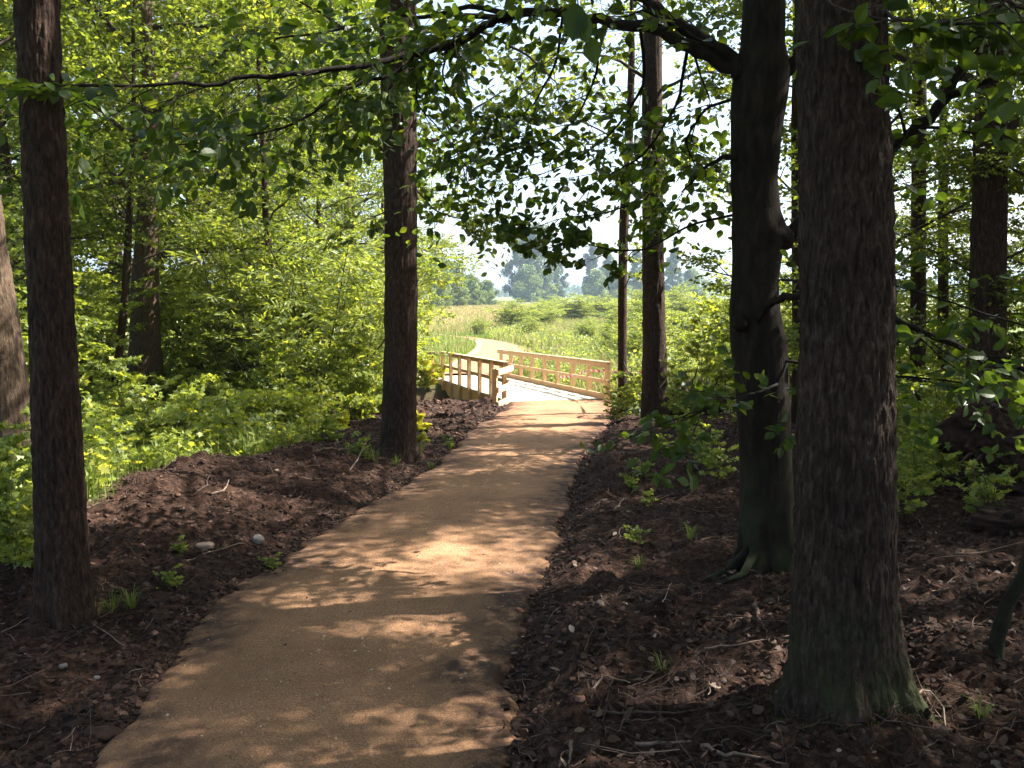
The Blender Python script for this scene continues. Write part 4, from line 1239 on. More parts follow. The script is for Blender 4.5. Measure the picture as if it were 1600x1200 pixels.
# the canopy to the right of and behind the camera, whose shade falls on the path
SW = "trees around and behind the camera"
for proto, x, y, s, lab in (
    (PB, 5.2, 3.0, .85, "oak standing right of the picture beside the path"), (PB, 8.5, 6.0, .9, "oak standing right of the picture, second from the path"),
    (PB, 8.0, .5, .95, "oak right of the camera"), (PB, 14.0, 2.2, .9, "oak far right of the camera"),
    (PB, 6.5, -4.0, 1.0, "oak behind the camera on its right"), (PB, 12.0, -3.5, 1.0, "farther oak behind the camera on its right"),
    (PB, .8, -4.5, .9, "oak straight behind the camera"), (PB, -4.2, -2.0, .9, "oak behind the camera on its left"),
    (PB, -7.5, 2.2, .85, "oak left of the picture beside the path"), (PB, -8.0, -4.0, .9, "far oak behind the camera on its left"),
    (PA, 6.6, 9.2, .72, "maple hidden behind the thickest trunk, deeper in the wood"), (PA, 10.5, 8.2, .85, "maple right of the picture near the root plate"),
    (PD, 4.6, 11.6, .85, "low hornbeam behind the beech trunk"), (PA, 3.6, -1.5, .8, "maple just behind the camera"),
    (PB, 16.5, 6.0, 1.0, "outermost oak on the right"), (PB, 17, 0, 1.0, "outermost oak right of the camera")):
    first = proto.name not in used; used.add(proto.name)
    place(proto, (x, y, gz(x, y)-.05), rng.uniform(0, 6.28), s, lab, SW, first)
RS = "shrubs along the right wood"
for proto, px, y, s, lab in ((SA, 1068, 25, .8, "sunlit hazel between the straight trunk and the beech"), (SA, 1135, 19.0, .9, "sunlit hazel touching the beech trunk from the left"),
    (SA, 1230, 18.5, .9, "hazel behind the gap right of the beech"), (SA, 1415, 15.5, .8, "hazel right of the thickest trunk in the background"),
    (SA, 1500, 16.5, .8, "hazel left of the broad trunk in the background"), (SA, 1590, 13.5, .7, "hazel at the right edge behind the root plate"),
    (SA, 1160, 22, .9, "far hazel on the field behind the beech"), (SD, 1015, 40, 1.0, "pale willow on the field right of the slim trunk")):
    put(proto, px, y, s, lab, RS, cat="shrub")
for px, y, s, lab in ((1085, 9.2, .36, "young maple left of the beech over the dark soil"), (1065, 12.5, .55, "young maple right of the straight trunk's foot"), (990, 15.0, .4, "leafy sapling between slim and straight trunks"),
                      (1120, 8.0, .32, "low leafy maple against the beech trunk"), (1440, 7.8, .38, "leafy young maple right of the thickest trunk"), (1465, 8.6, .4, "young maple left of and in front of the root plate"),
                      (1405, 9.8, .48, "young maple close behind the thickest trunk"), (1625, 7.2, .4, "young maple right of the root plate"), (958, 14.2, .35, "seedling at the foot of the slim trunk"), (1470, 10.5, .5, "young maple left behind the root plate"), (1415, 6.4, .32, "seedling in the lit litter right of the thickest trunk"),
                      (1440, 6.9, .35, "leafy seedling below the root plate"), (1135, 14.5, .95, "tall thin sapling left of the beech with bare lower stem"), (1100, 16.0, 1.0, "second tall thin sapling left of the beech")):
    put(SE, px, y, s, lab, cat="sapling")
for px, row, s, lab in ((1000, 850, .35, "tiny seedling at the right path edge above the grass tuft"), (985, 760, .38, "seedling with lobed leaves on the dark soil right of the path"), (1020, 790, .38, "seedling beside the pale stick on the right bank"), (1040, 700, .5, "seedling below the straight trunk"), (1010, 745, .42, "lobed seedling a step from the path on the right"),
                        (265, 858, .3, "small bright green sprout left of the flat stone"), (245, 905, .32, "sprout right of the dark leaning trunk"), (505, 690, .8, "pale green plant on the ridge top"), (20, 890, .9, "sprout at the left edge by the dark trunk"), (410, 885, .3, "tiny sprout near the path's left edge"), (560, 712, .6, "sprout left of the verge trunk's foot"),
                        (1450, 760, .9, "green plant right of the thickest trunk in lit litter"), (1500, 735, .9, "green plant under the root plate"), (700, 700, .35, "small green weed on the path edge near the verge trunk"), (1560, 800, .8, "green plant at the right edge in shade")):
    q = hit(px, row)
    put(SF, px, q[1], s, lab, cat="plant")

# field: willows, far trees
FW = "willow bushes on the meadow"
for px, y, s, sz, lab in ((800, 66, 1.4, .9, "dark-footed willow bush at the left of the meadow thicket"), (850, 72, 1.3, .85, "willow bush in the middle of the meadow thicket"), (905, 82, 1.7, 1.0, "tall pale willow bush right in the meadow thicket"),
    (940, 84, 1.6, .95, "pale willow bush beside the tallest one"), (875, 88, 1.6, .9, "willow bush behind the thicket"), (750, 58, .5, .5, "low willow bush where the path bends away"), (1000, 70, 1.6, 1.2, "willow bush right of the slim trunk"), (980, 52, 1.1, .9, "low willow bush left of the straight trunk"), (1060, 60, 1.7, 1.3, "willow bush right of the straight trunk"),
    (920, 48, .6, .55, "low pale bush right of the far path"), (960, 36, .6, .6, "weedy bush behind the bridge's right rail"), (1000, 30, .7, .7, "weedy bush seen beyond the slim trunk's foot"), (830, 56, .6, .55, "low bush on the meadow above the far path")):
    put(SD, px, y, s, lab, FW, sz, "bush")
FT = "row of trees at the left of the meadow"
for proto, px, y, s, lab in ((PH, 655, 165, 1.35, "rounded tree just right of the verge trunk on the meadow"), (PH, 680, 178, 1.5, "tallest rounded tree of the meadow row"), (PH, 708, 185, 1.3, "darker tree in the middle of the meadow row"),
    (PH, 735, 200, 1.0, "low tree right in the meadow row"), (PH, 760, 210, .85, "last low tree of the meadow row"), (PH, 670, 150, .9, "low bush tree in front of the meadow row"), (PH, 720, 160, .55, "dark low tree in front of the meadow row's middle"), (PH, 745, 172, .5, "low bushy tree at the row's right foot"),
    (PH, 640, 190, 1.75, "rounded tree partly behind the verge trunk"), (PH, 690, 155, .6, "small bush tree before the tallest of the meadow row")):
    put(proto, px, y, s, lab, FT)
HT = "hazy trees in the distance"
for proto, px, y, s, lab in ((PF, 838, 330, 2.15, "tallest hazy tree in the distance"), (PF, 815, 325, 1.75, "hazy tree left of the tallest distant one"), (PH, 825, 300, 1.7, "dark hazy tree low in the distant group"), (PH, 850, 310, 1.5, "hazy tree at the foot of the distant group"),
    (PG, 872, 340, 1.2, "thin hazy tree at the right of the distant group"), (PG, 925, 330, 1.3, "hazy tree left of the slim trunk in the distance"), (PG, 950, 345, 1.15, "second hazy tree left of the slim trunk"), (PH, 930, 300, 1.5, "dark low hazy tree left of the slim trunk"), (PH, 960, 310, 1.6, "dark low hazy tree touching the slim trunk"),
    (PG, 993, 330, 1.2, "hazy tree between the slim and straight trunks"), (PG, 1050, 300, 1.1, "hazy tree right of the straight trunk"), (PH, 1080, 310, 1.6, "low hazy tree right of the straight trunk"), (PH, 1000, 300, 1.3, "low hazy tree between slim and straight trunks")):
    put(proto, px, y, s, lab, HT)
# the far woodland edge, one mass
K = 26000
fx = rng.uniform(-750, 900, K); fy = 760 + 60*rng.normal(size=K)*.5 + .0002*(fx)**2
top = 13 + 7*np.clip(fbm2(fx*.02, fx*0, 4, 101), -1, 1)
P = np.column_stack([fx, fy, -1 + top*rng.random(K)**.7])
me = leaf_mesh("woodland", P, rand_unit(K), rand_unit(K), rng.uniform(2.2, 4.5, K), T_QUAD, np.clip(.3+.25*rng.normal(size=K), 0, 1), M_FAR)
tag(obj("woodland", me, None), "far blue line of woodland behind the meadow", kind='stuff')

# ------------------------------------------------------------------ ground cover
def blades(name, X, Y, hgt, label, tlo, thi, wdt=.006, bend=.5, mat=M_GRASS, fine=False):
    n = len(X)
    Z = H(X, Y, fine) - .01
    d = rand_unit(n); d[:, 2] = 0; d = unit(d)
    s_ = np.cross(d, BZ)*np.broadcast_to(wdt, (n,))[:, None]
    P0 = np.column_stack([X, Y, Z]); h = hgt[:, None]
    P1 = P0 + d*h*.18*bend + BZ*h*.6; P2 = P0 + d*h*.75*bend*rng.uniform(.4, 1.3, (n, 1)) + BZ*h*rng.uniform(.75, 1.0, (n, 1))
    V = np.stack([P0-s_, P0+s_, P1+s_*.8, P1-s_*.8, P2], 1).reshape(-1, 3)
    b_ = np.arange(n)[:, None]*5
    Q = b_ + np.array([[0, 1, 2, 3]]); T_ = b_ + np.array([[3, 2, 4]])
    tt = np.clip(rng.uniform(tlo, thi, n), 0, 1)
    me = mesh_np(name, V, [Q, T_], False, {"tint": ('FACE', np.concatenate([tt, tt]))})
    return tag(obj(name, me, mat), label, kind='stuff')

def scatter(n, x0, x1, y0, y1, fn, ypow=1.0):
    y = y0 + (y1-y0)*rng.random(n)**ypow
    x = rng.uniform(0, 1, n); xa = np.broadcast_to(x0(y) if callable(x0) else x0, y.shape); xb = np.broadcast_to(x1(y) if callable(x1) else x1, y.shape)
    x = xa + (xb-xa)*x
    k = rng.random(n) < fn(x, y)
    return x[k], y[k]
nofp = lambda x, y: np.array([1.0])
fpL = np.array(FLs); fpR = np.array(FRs)
def off_far_path(x, y):
    """1 where the far path is not"""
    a = np.interp(y, fpL[:, 1], fpL[:, 0]); b_ = np.interp(y, fpR[:, 1], fpR[:, 0])
    return np.where((x > a-.02) & (x < b_+.02) & (y > 24) & (y < 71), 0.0, 1.0)
not_soil = lambda x, y: (1 - soil_mask(x, y))**2 * off_far_path(x, y)
# short green lawn left of the far path
x, y = scatter(110000, -12, lambda y: np.where(y < 27.5, -3.2, -1.2), 23.5, 60, lambda x, y: not_soil(x, y))
blades("grass", x, y, rng.uniform(.07, .2, len(x)), "bright green grass left of the far path", .3, .55, .014)
# tall meadow
x, y = scatter(90000, lambda y: -.2*y-2, lambda y: .40*y+3, 28, 75, lambda x, y: not_soil(x, y)*np.where(x > -1, 1, .25)*np.clip(.75+.5*fbm2(x*.35, y*.35, 3, 7), .1, 1))
patch = np.clip(.5 + .55*fbm2(x*.18, y*.12, 3, 77), 0, 1)
blades("meadow_grass", x, y, rng.uniform(.35, .95, len(x))*(.6+.5*patch), "tall meadow grass and weeds right of the far path", .25, .95, .016)
x, y = scatter(110000, lambda y: -.3*y, lambda y: .45*y, 60, 240, lambda x, y: not_soil(x, y))
blades("meadow_grass", x, y, rng.uniform(.3, .7, len(x)), "reddish dry grass on the far meadow", .5, 1.0, .03)
# leafy weeds through the meadow
def weeds(name, n, x0, x1, y0, y1, fn, hmax, L, label, mat, tmpl, mid=.5, yellow=.08, clump=1.2, ypow=1.0, minh=.02):
    x, y = scatter(n, x0, x1, y0, y1, fn, ypow)
    hh = hmax*np.clip(.5 + .7*fbm2(x*clump, y*clump, 3, 131), .12, 1.3)
    z = H(x, y, False) + minh + hh*rng.random(len(x))**.8
    P = np.column_stack([x, y, z]); D = rand_unit(len(x)); D[:, 2] *= .5
    NN = rand_unit(len(x))*.8 + BZ
    tt = np.clip(mid + .25*rng.normal(size=len(x)) + .2*fbm2(x*.8, y*.8, 3, 141), 0, .82)
    yl = np.clip(yellow*(1+3*fbm2(x*.6, y*.6, 3, 151)), 0, .6)
    tt = np.where(rng.random(len(x)) < yl, 1.0, tt)
    me = leaf_mesh(name, P, D, unit(NN), L*rng.uniform(.5, 1.3, len(x)), tmpl, tt, mat)
    return tag(obj(name, me, None), label, kind='stuff')
weeds("weeds", 60000, lambda y: -1.5+0*y, lambda y: .42*y+2, 26, 62, lambda x, y: not_soil(x, y)*np.clip(.5+.9*fbm2(x*.3, y*.3, 3, 8), 0, 1), .9, .13, "leafy green weeds in the meadow beyond the bridge", M_WILLOW, T_QUAD, mid=.4, yellow=.02, clump=.4)
weeds("weeds", 34000, lambda y: 2.5-.286*(y-18.5), 9, 18.0, 28, lambda x, y: np.clip(1.2-np.exp(-((x-2.6)/.5)**2), 0, 1), .8, .10, "weeds growing behind the right bridge rail", M_WILLOW, T_QUAD, mid=.35, yellow=.02, clump=.7)
x, y = scatter(18000, lambda y: 2.5-.286*(y-18.5), 14, 17.5, 28, lambda x, y: .8+0*x)
blades("meadow_grass", x, y, rng.uniform(.3, .9, len(x)), "dry grass behind the right wood's saplings", .4, 1.0, .008)
# undergrowth of the left wood
leftf = lambda x, y: ss(-.1, -.6, 0*x)*0 + (1-soil_mask(x, y))**1.5
weeds("undergrowth", 120000, lambda y: -.75*y-1, lambda y: -.10*y-.75, 6.0, 19, leftf, .62, .075, "low sunlit undergrowth of lobed leaves in the left wood", M_UNDER, T_LOBE, mid=.55, yellow=.16)
weeds("undergrowth", 70000, lambda y: -.75*y-1, lambda y: -.10*y-.9, 17, 34, leftf, 1.1, .11, "deep undergrowth at the back of the left wood", M_UNDER, T_QUAD, mid=.45, yellow=.06)
x, y = scatter(46000, lambda y: -.72*y, lambda y: -.10*y-.75, 5.0, 17, lambda x, y: (1-soil_mask(x, y))**1.2)
blades("grass", x, y, rng.uniform(.12, .5, len(x)), "sunlit grass between the brambles of the left wood", .15, .75, .004)
# undergrowth of the right wood
weeds("undergrowth", 34000, lambda y: .30*y+.8, lambda y: .8*y+1, 7.2, 16, lambda x, y: np.clip(.15+1.0*fbm2(x*.5, y*.5, 3, 9)+ss(7.5, 12, y)*.7, 0, 1), .45, .075, "shaded green undergrowth of the right wood", M_LEAF, T_LOBE, mid=.5)
weeds("undergrowth", 7000, lambda y: .15*y+.1, lambda y: .27*y, 12.5, 17.5, lambda x, y: np.clip(.2+1.0*fbm2(x*.9, y*.9, 3, 10), 0, 1), .35, .07, "small leafy plants under the straight trunk", M_LEAF, T_LOBE, mid=.5)

# ---- soil clods, dead leaves, twigs
ICO = None
def clods(name, n, region, smin, smax, label, seed):
    x, y = region(n); n = len(x)
    s = smin*(smax/smin)**(rng.random(n)**2.2)
    # deformed octahedra, once split
    base = unit(np.array([(1,0,0),(-1,0,0),(0,1,0),(0,-1,0),(0,0,1),(0,0,-1),(1,1,0),(1,-1,0),(-1,1,0),(-1,-1,0),(1,0,1),(-1,0,1),(0,1,1),(0,-1,1)], float))
    F = np.array([(0,6,10),(6,2,12),(10,12,4),(6,12,10),(2,8,12),(8,1,11),(12,11,4),(8,11,12),(1,9,11),(9,3,13),(11,13,4),(9,13,11),(3,7,13),(7,0,10),(13,10,4),(7,10,13),(0,5,6),(6,5,2),(2,5,8),(8,5,1),(1,5,9),(9,5,3),(3,5,7),(7,5,0)])
    V = base[None]*(1+.35*rng.normal(size=(n, 14, 1)))*s[:, None, None]*np.array((1, 1, .7))
    V = V + np.column_stack([x, y, H(x, y) + s*.15])[:, None]
    Fq = (np.arange(n)[:, None, None]*14 + F[None]).reshape(-1, 3)
    me = mesh_np(name, V.reshape(-1, 3), [Fq], False, {"tint": ('FACE', np.repeat(np.clip(.45+.25*rng.normal(size=n), 0, 1), 24))})
    return tag(obj(name, me, M_CLOD), label, kind='stuff')
rightside = lambda y: xr(y)+.02
def reg_left(n):
    return scatter(n, lambda y: xl(y)-3.2, lambda y: xl(y)-.0, 2.4, 17, lambda x, y: soil_mask(x, y), 1.5)
def reg_right(n):
    return scatter(n, rightside, lambda y: xr(y)+.6*y+.3, 2.2, 14, lambda x, y: .3+.6*np.exp(-(x-xr(y))/1.2), 1.6)
clods("soil_clods", 26000, reg_left, .003, .022, "crumbly dark soil clods on the left spoil ridge", 1)
clods("soil_clods", 14000, reg_right, .003, .022, "crumbly dark soil clods right of the path", 2)
def reg_edge(n):
    y = 2.2 + 15*rng.random(n)**1.6; sgn = rng.random(n) < .5
    e = .10*rng.normal(size=n)
    return np.where(sgn, xl(y)+e, xr(y)+e), y
clods("soil_clods", 9000, lambda n: scatter(n, lambda y: xl(y)-4.5, lambda y: np.minimum(xl(y), np.where(y > 18, -1.2-.2*(y-18), 9))-.05, 12, 22.5, lambda x, y: soil_mask(x, y)), .01, .06, "lumpy dug earth between the verge trunk and the bridge", 4)
clods("soil_crumbs", 20000, reg_edge, .004, .026, "soil crumbs strewn along both path edges", 3)

def litter(n, region, L, label, mid):
    x, y = region(n); n = len(x)
    P = np.column_stack([x, y, H(x, y) + .012 + .015*rng.random(n)])
    D = rand_unit(n); D[:, 2] *= .5; NN = rand_unit(n)*.9 + BZ
    tt = np.clip(mid + .22*rng.normal(size=n), 0, 1)
    me = leaf_mesh("dead_leaves", P, D, unit(NN), L*rng.uniform(.4, 1.25, n)**1.3, T_OVAL, tt, M_LITTER)
    return tag(obj("dead_leaves", me, None), label, kind='stuff')
litter(20000, lambda n: scatter(n, rightside, lambda y: xr(y)+.75*y+.5, 2.0, 15, lambda x, y: np.clip(.45+.5*fbm2(x*1.2, y*1.2, 3, 12)+.3*ss(.3, 2, x-xr(y)), 0, 1), 1.5), .040, "dead leaves littering the dark ground right of the path", .42)
litter(7000, lambda n: scatter(n, lambda y: xl(y)-3.2, lambda y: xl(y)-.05, 2.2, 13, lambda x, y: soil_mask(x, y)*.7, 1.5), .034, "dead leaves scattered on the left spoil ridge", .45)
litter(900, lambda n: scatter(n, xl, xr, 2.3, 16, lambda x, y: .8+0*x, 1.4), .022, "few dead leaf scraps fallen on the path", .5)

def twigs(n, region, lmin, lmax, r, label, mid=.45):
    x, y = region(n); n = len(x)
    L = rng.uniform(lmin, lmax, n)*rng.uniform(.4, 1, n); a = rng.uniform(0, 6.28, n)
    ts_ = np.linspace(-.5, .5, 5); bend = rng.normal(size=n)*.25
    X = x[:, None] + L[:, None]*(np.cos(a)[:, None]*ts_ - np.sin(a)[:, None]*bend[:, None]*(ts_**2)) + rng.normal(size=(n, 5))*.008
    Y = y[:, None] + L[:, None]*(np.sin(a)[:, None]*ts_ + np.cos(a)[:, None]*bend[:, None]*(ts_**2)) + rng.normal(size=(n, 5))*.008
    Z = H(X, Y) + .008; Z = np.maximum(Z, .5*(Z[:, :1]+Z[:, -1:])) + (rng.random(n)**3*.05)[:, None]*np.array((0, .3, .6, 1, 1.3))
    P = np.stack([X, Y, Z], -1)
    T_ = unit(np.gradient(P, axis=1)); S = unit(np.cross(T_, BZ)); U = np.cross(S, T_)
    rr = r*rng.uniform(.5, 1.5, n)[:, None, None]*np.array((1, .9, .8, .6, .3))[None, :, None]
    ring = [P + rr*(math.cos(q)*S + math.sin(q)*U) for q in (0, 2.09, 4.19)]
    V = np.stack(ring, 2)       # n,5,3,3
    b_ = np.arange(n)[:, None, None, None]*15 + np.arange(4)[None, :, None, None]*3
    j = np.arange(3)[None, None, :, None]; j2 = (j+1) % 3
    Q = np.concatenate([b_+j, b_+j2, b_+3+j2, b_+3+j], -1).reshape(-1, 4)
    tt = np.clip(mid + .25*rng.normal(size=n), 0, 1)
    me = mesh_np("twigs", V.reshape(-1, 3), [Q], False, {"tint": ('FACE', np.repeat(tt, 12))})
    return tag(obj("twigs", me, M_TWIG), label, kind='stuff')
twigs(5200, lambda n: scatter(n, rightside, lambda y: xr(y)+.6*y+.4, 2.1, 13, lambda x, y: .8+0*x, 1.5), .04, .45, .0019, "fine twigs and roots strewn on the dark ground at right")
twigs(4500, reg_left, .04, .4, .0018, "fine twigs and torn roots strewn on the left spoil", .5)

# single sticks, stones and roots one can point to
def stick(pts, r, label, cat="stick", mat=None, name="stick", lift=.012):
    P = []
    for q in pts:
        g = hit(q[0], q[1])
        g[2] = float(H(g[0], g[1])) + lift + (q[2] if len(q) > 2 else 0); P.append(g)
    P = np.array(P); k = np.linspace(0, len(P)-1, len(P)*3); Ps = np.column_stack([np.interp(k, np.arange(len(P)), P[:, i]) for i in range(3)])
    if len(Ps) > 4: Ps[1:-1] += rng.normal(size=(len(Ps)-2, 3))*r*.6
    c = Ps[0].copy()
    o = obj(name, MB().tube(Ps-c, np.linspace(r, r*.35, len(Ps)), 7).mesh(name, True), mat or M_STK)
    o.location = c
    return tag(o, label, cat)
M_STK = simple_mat("dry_stick", (.11, .075, .055), (.25, .18, .135), 30, .8, .4)
M_STKD = simple_mat("dark_stick", (.05, .03, .022), (.12, .075, .055), 30, .8, .4)
stick([(992,1171),(1040,1168),(1080,1166)], .008, "pale stick lying at the bottom right of the path")
stick([(1095,1172),(1130,1186),(1175,1186),(1225,1200)], .009, "long pale forked stick before the thickest trunk")
stick([(1095,1190),(1120,1172),(1140,1160)], .005, "thin pale stick crossing the forked one")
stick([(925,1085),(945,1060),(985,1073)], .006, "bent pale twig in a light fleck right of the path")
stick([(920,1118),(1010,1122),(1080,1118),(1150,1098)], .006, "long thin dark branch right of the path's near end", mat=M_STKD)
stick([(1100,1018),(1150,1012),(1245,995)], .005, "thin pale twig running to the thickest trunk")
stick([(1178,950),(1190,975),(1205,992)], .014, "short crooked dark root piece left of the thickest trunk", mat=M_STKD)
stick([(960,800),(972,785),(978,780)], .012, "short pale broken stick on the right bank")
stick([(1395,1110),(1450,1085),(1475,1120),(1490,1190)], .006, "long thin twig arching at the lower right")
stick([(1490,870),(1540,868),(1600,850)], .007, "thin twig low at the right edge", mat=M_STKD)
stick([(893,1165),(888,1200)], .008, "short pale stick end at the picture's bottom edge")
stick([(240,893),(300,878),(340,862),(383,853)], .008, "thin pale branch lying below the flat stone")
stick([(395,1040),(415,1015),(420,995)], .003, "thin twig lying on the path's left side")
stick([(375,1042),(400,1040),(425,1038)], .003, "short twig crossing the one on the path", mat=M_STKD)
stick([(160,760),(200,753),(255,752)], .006, "thin dead branch along the back of the ridge")
stick([(488,716,.04),(510,713,.07),(540,716,.07),(552,728,.03)], .022, "thick arched root on the ridge left of the verge trunk", "root", M_STKD, "root")
stick([(545,742,.02),(562,730,.1),(573,720,.2)], .009, "pale stick poking up left of the verge trunk")
stick([(488,715,.02),(500,738,.02)], .011, "short stick under the arched root", mat=M_STKD)
stick([(298,778),(325,760),(330,745,.05)], .009, "broken root on the ridge face", "root", M_STKD, "root")
stick([(465,724),(475,740),(480,748)], .008, "short root end on the ridge face", "root", M_STKD, "root")
stick([(330,775),(352,768),(358,762,.05)], .011, "reddish torn root beside the ridge's hollow", "root", M_STK, "root")
# upright root at the end of the ridge
q = gpix(523, 668); q = pix(523, 672, 11.6); q[2] = float(H(q[0], q[1]))
o = obj("stump", MB().tube(np.array([(0.12,0,-.05),(.05,0,.08),(-.0,0,.2),(-.03,0,.31)]), [.09,.06,.045,.02], 9).tube(np.array([(.1,0,.02),(.22,.02,.1),(.34,.0,.12)]), [.06,.045,.02], 8).tube(np.array([(-.02,0,.03),(-.14,.02,.05)]), [.04,.012], 6).mesh("stump", True), M_ROOT)
o.location = q; tag(o, "small broken root stump standing at the far end of the ridge", "stump")

def stone(px, row, s, stretch, mat, label, seed):
    g = hit(px, row)
    o = blob("stone", (0, 0, 0), s, None, mat, seed, 16, .14, stretch)
    o.location = (g[0], g[1], float(H(g[0], g[1])) + s*stretch[2]*.35)
    tag(o, label, "stone")
stone(320, 856, .05, (1.35, .9, .6), M_STONE, "pale flat stone on the soil left of the path", 61)
stone(403, 847, .042, (1.1, .9, .85), M_STONE2, "round grey stone beside the pale flat one", 62)
stone(98, 1042, .018, (1.2, 1, .7), M_STONE2, "small grey stone at the lower left", 65)
stone(151, 1060, .014, (1.2, 1, .7), M_STONE2, "smaller grey stone in the lower left soil", 66)
stone(672, 957, .009, (1.3, 1, .7), M_STONE, "tiny pale pebble in the middle of the path", 67)
stone(241, 1128, .008, (1.3, 1, .7), M_STONE, "tiny white pebble near the path's left edge", 68)
stone(160, 1152, .05, (1.6, 1, .6), M_ROOT, "reddish clod of earth on the path's near left edge", 69)
stone(937, 948, .025, (1, 1, 1.1), M_STONE, "small tan stone on the dark ground right of the path", 70)
clods("soil_crumbs", 4200, lambda n: scatter(n, lambda y: xl(y)+.05, lambda y: xr(y)-.05, 2.2, 14, lambda x, y: np.clip(.25+.9*fbm2(x*1.4, y*1.1, 3, 23), .05, 1), 1.5), .002, .009, "little dark crumbs of soil trodden over the path", 6)
# pebbles strewn in the path
x, y = scatter(12000, xl, xr, 2.2, 14, lambda x, y: 1+0*x, 1.7)
s = rng.uniform(.0012, .0035, len(x))*(1+2.2*rng.random(len(x))**9)
V = (unit(rng.normal(size=(len(x), 6, 3))*.3 + np.array([(1,0,0),(-1,0,0),(0,1,0),(0,-1,0),(0,0,1),(0,0,-1)]))*s[:, None, None] + np.column_stack([x, y, pz(x, y, np.minimum(x-xl(y), xr(y)-x))+.001])[:, None]).reshape(-1, 3)
F = np.array([(0,2,4),(2,1,4),(1,3,4),(3,0,4),(2,0,5),(1,2,5),(3,1,5),(0,3,5)])
me = mesh_np("pebbles", V, [(np.arange(len(x))[:, None, None]*6+F[None]).reshape(-1, 3)], False, {"tint": ('FACE', np.repeat(rng.random(len(x)), 8))})
M_PEB = tint_mat("pebbles", [(0, (.14, .09, .06)), (.6, (.34, .23, .15)), (1, (.62, .52, .42))])
tag(obj("pebbles", me, M_PEB), "fine grit and pebbles on the path", kind='stuff')

# grass tufts one can point to
def tuft(px, row, h, n, label):
    g = hit(px, row); z = float(H(g[0], g[1]))
    n = int(n*.7); h = h*.75; d = rand_unit(n); d[:, 2] = 0; d = unit(d); s_ = np.cross(d, BZ)*.0018
    P0 = d*.03*rng.random((n, 1)); hh = h*rng.uniform(.5, 1.1, (n, 1)); sp = rng.uniform(.3, 1.2, (n, 1))
    P1 = P0 + d*hh*.35*sp + BZ*hh*.7; P2 = P0 + d*hh*.95*sp + BZ*hh*.75
    V = np.stack([P0-s_, P0+s_, P1+s_, P1-s_, P2], 1).reshape(-1, 3); b_ = np.arange(n)[:, None]*5
    tt = np.where(rng.random(n) < .25, .85, rng.uniform(.0, .4, n))
    o = obj("grass_tuft", mesh_np("grass_tuft", V, [b_+np.array([[0,1,2,3]]), b_+np.array([[3,2,4]])], False, {"tint": ('FACE', np.concatenate([tt, tt]))}), M_GRASS)
    o.location = (g[0], g[1], z-.005); tag(o, label, "grass tuft")
tuft(205, 950, .20, 60, "arching green grass tuft right of the dark trunk's foot")
tuft(150, 965, .16, 40, "grass tuft against the dark trunk's foot")
tuft(175, 955, .16, 40, "grass tuft between trunk foot and arching grass")
tuft(1080, 845, .20, 50, "fine green grass tuft left of the beech's foot")
tuft(1000, 888, .14, 40, "grass tuft near the path's right edge in a light fleck")
tuft(1035, 1050, .12, 28, "grass tuft in deep shade left of the thickest trunk")
tuft(655, 712, .3, 90, "grass tuft at the verge trunk's right foot")
tuft(585, 722, .28, 80, "grass tuft at the verge trunk's left foot")
tuft(620, 728, .2, 60, "grass tuft before the verge trunk's foot")
tuft(675, 735, .2, 50, "grass tuft on the path edge below the verge trunk")
tuft(545, 710, .26, 60, "grass tuft on the ridge by the arched root")
tuft(695, 690, .24, 60, "grass tuft beyond the verge trunk at the path edge")
tuft(1535, 1120, .12, 30, "grass tuft under the bent sapling")

a_ = rng.uniform(0, 6.28, 2600); r_ = .22 + .16*rng.random(2600)**1.8
blades("moss", b6[0] + r_*np.cos(a_), b6[1] + r_*np.sin(a_), rng.uniform(.006, .026, 2600), "dark moss and fine grass round the foot of the thickest trunk", 0, .12, .002, fine=True)
# upturned root plate at the right
c = pix(1560, 672, 7.4)
rp = empty("root_plate", (c[0], c[1], float(H(c[0], c[1]))))
tag(rp, "upturned root plate of a fallen tree, reddish torn earth on top", "root plate")
blob("soil_plate", (0, 0, c[2]-rp.location[2]), .38, rp, M_ROOT, 81, 60, .35, (1.05, .7, .8))
blob("soil_plate", (.45, .1, c[2]-rp.location[2]-.02), .33, rp, M_ROOT, 84, 56, .35, (1.2, .7, .8))
for k in range(16):
    a = rng.uniform(0, 6.28); d = np.array((math.cos(a), -.5, math.sin(a)*.8))
    P = wander(np.array((rng.uniform(-.2, .5), 0, c[2]-rp.location[2])) + d*.25, d, rng.uniform(.2, .4), 6, .35)
    obj("root", MB().tube(P, np.linspace(.016, .003, len(P)), 5).mesh("root", True), M_STKD, rp)
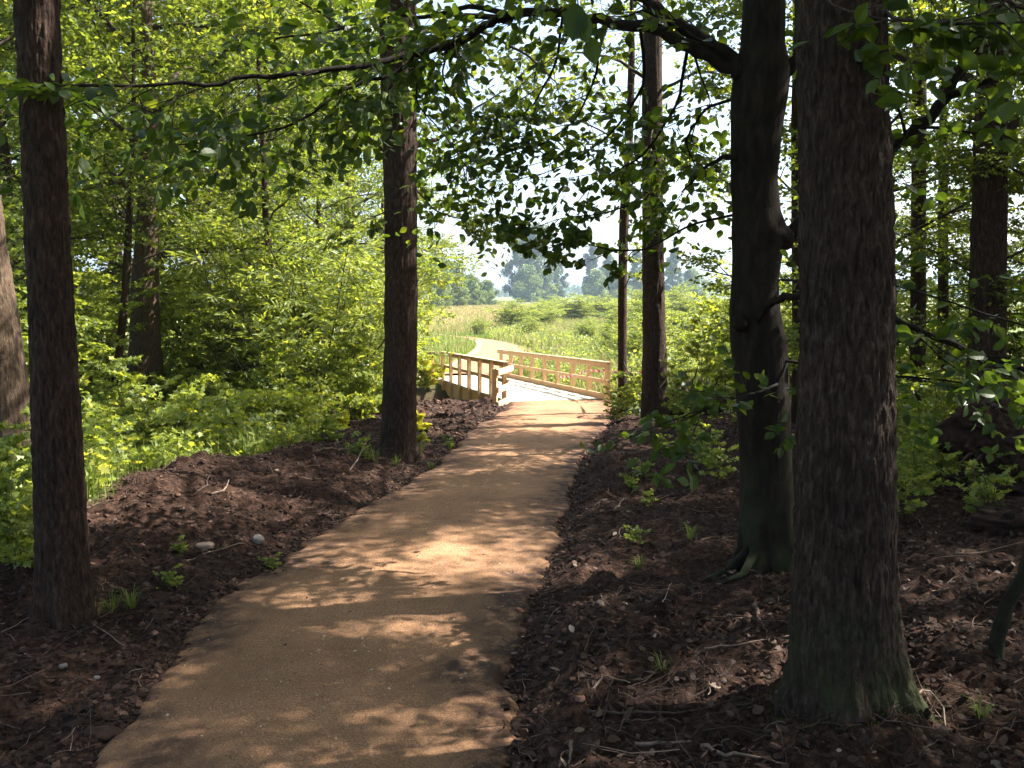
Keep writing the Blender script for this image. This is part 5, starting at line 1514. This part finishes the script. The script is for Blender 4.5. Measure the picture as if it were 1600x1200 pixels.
# low mound under it and the fallen debris heap left of the beech
blob("x", (0, 0, 0), .5, None, M_ROOT, 85, 36, .3, (1.5, 1, .22)).location = (c[0]+.3, c[1]+.1, rp.location[2]+.05)
o = bpy.data.objects["x"]; o.name = "earth_mound"; tag(o, "dark earth mound below the root plate", "mound")
q = pix(1090, 605, 14.6); zq = float(H(q[0], q[1]))
dh = empty("brushwood", (q[0], q[1], zq)); tag(dh, "pile of broken dark branches and roots left of the beech", "brushwood")
blob("earth", (0, 0, .05), .42, dh, M_ROOT, 87, 30, .35, (1.3, .8, .7))
for k in range(22):
    a = rng.uniform(0, 6.28); el = rng.uniform(.1, 1.1)
    P = wander((rng.uniform(-.4, .4), rng.uniform(-.2, .2), .1), (math.cos(a), math.sin(a)*.5, el), rng.uniform(.4, 1.1), 6, .22)
    obj("branch", MB().tube(P, np.linspace(rng.uniform(.01, .03), .004, len(P)), 6).mesh("branch", True), M_STKD, dh)
# dark bare mound of earth at the right edge in the shade
o = blob("earth_mound", (0, 0, 0), .32, None, M_ROOT, 89, 50, .3, (1.3, 1, .5)); q = gpix(1600, 870); o.location = (q[0]+.1, q[1], float(H(q[0], q[1])))
tag(o, "dark earth mound in deep shade at the right edge", "mound")
# a few large leaves close to the lens, hanging from a twig above the picture
S9 = []
tw_root = empty("hanging_twig", pix(905, -140, 2.3)); b9 = np.array(tw_root.location)
tag(tw_root, "thin twig with three big dark leaves hanging closest to the camera", "twig")
P = np.array([pix(905, -140, 2.3), pix(903, -60, 2.3), pix(902, -5, 2.3), pix(906, 30, 2.3), pix(925, 60, 2.3)]) - b9
obj("stem", MB().tube(P, np.linspace(.003, .001, len(P)), 5).mesh("stem", True), M_BRANCH, tw_root)
for (px, py), (qx, qy) in (((902, 5), (895, 62)), ((905, 22), (918, 66)), ((922, 58), (930, 100))):
    a = pix(px, py, 2.3)-b9; d = pix(qx, qy, 2.28)-b9 - a; L = float(np.linalg.norm(d))
    leaf_obj(tw_root, a, d, unit(np.array((rng.normal()*.3, -1, .3))), L, M_BEECH, b9)
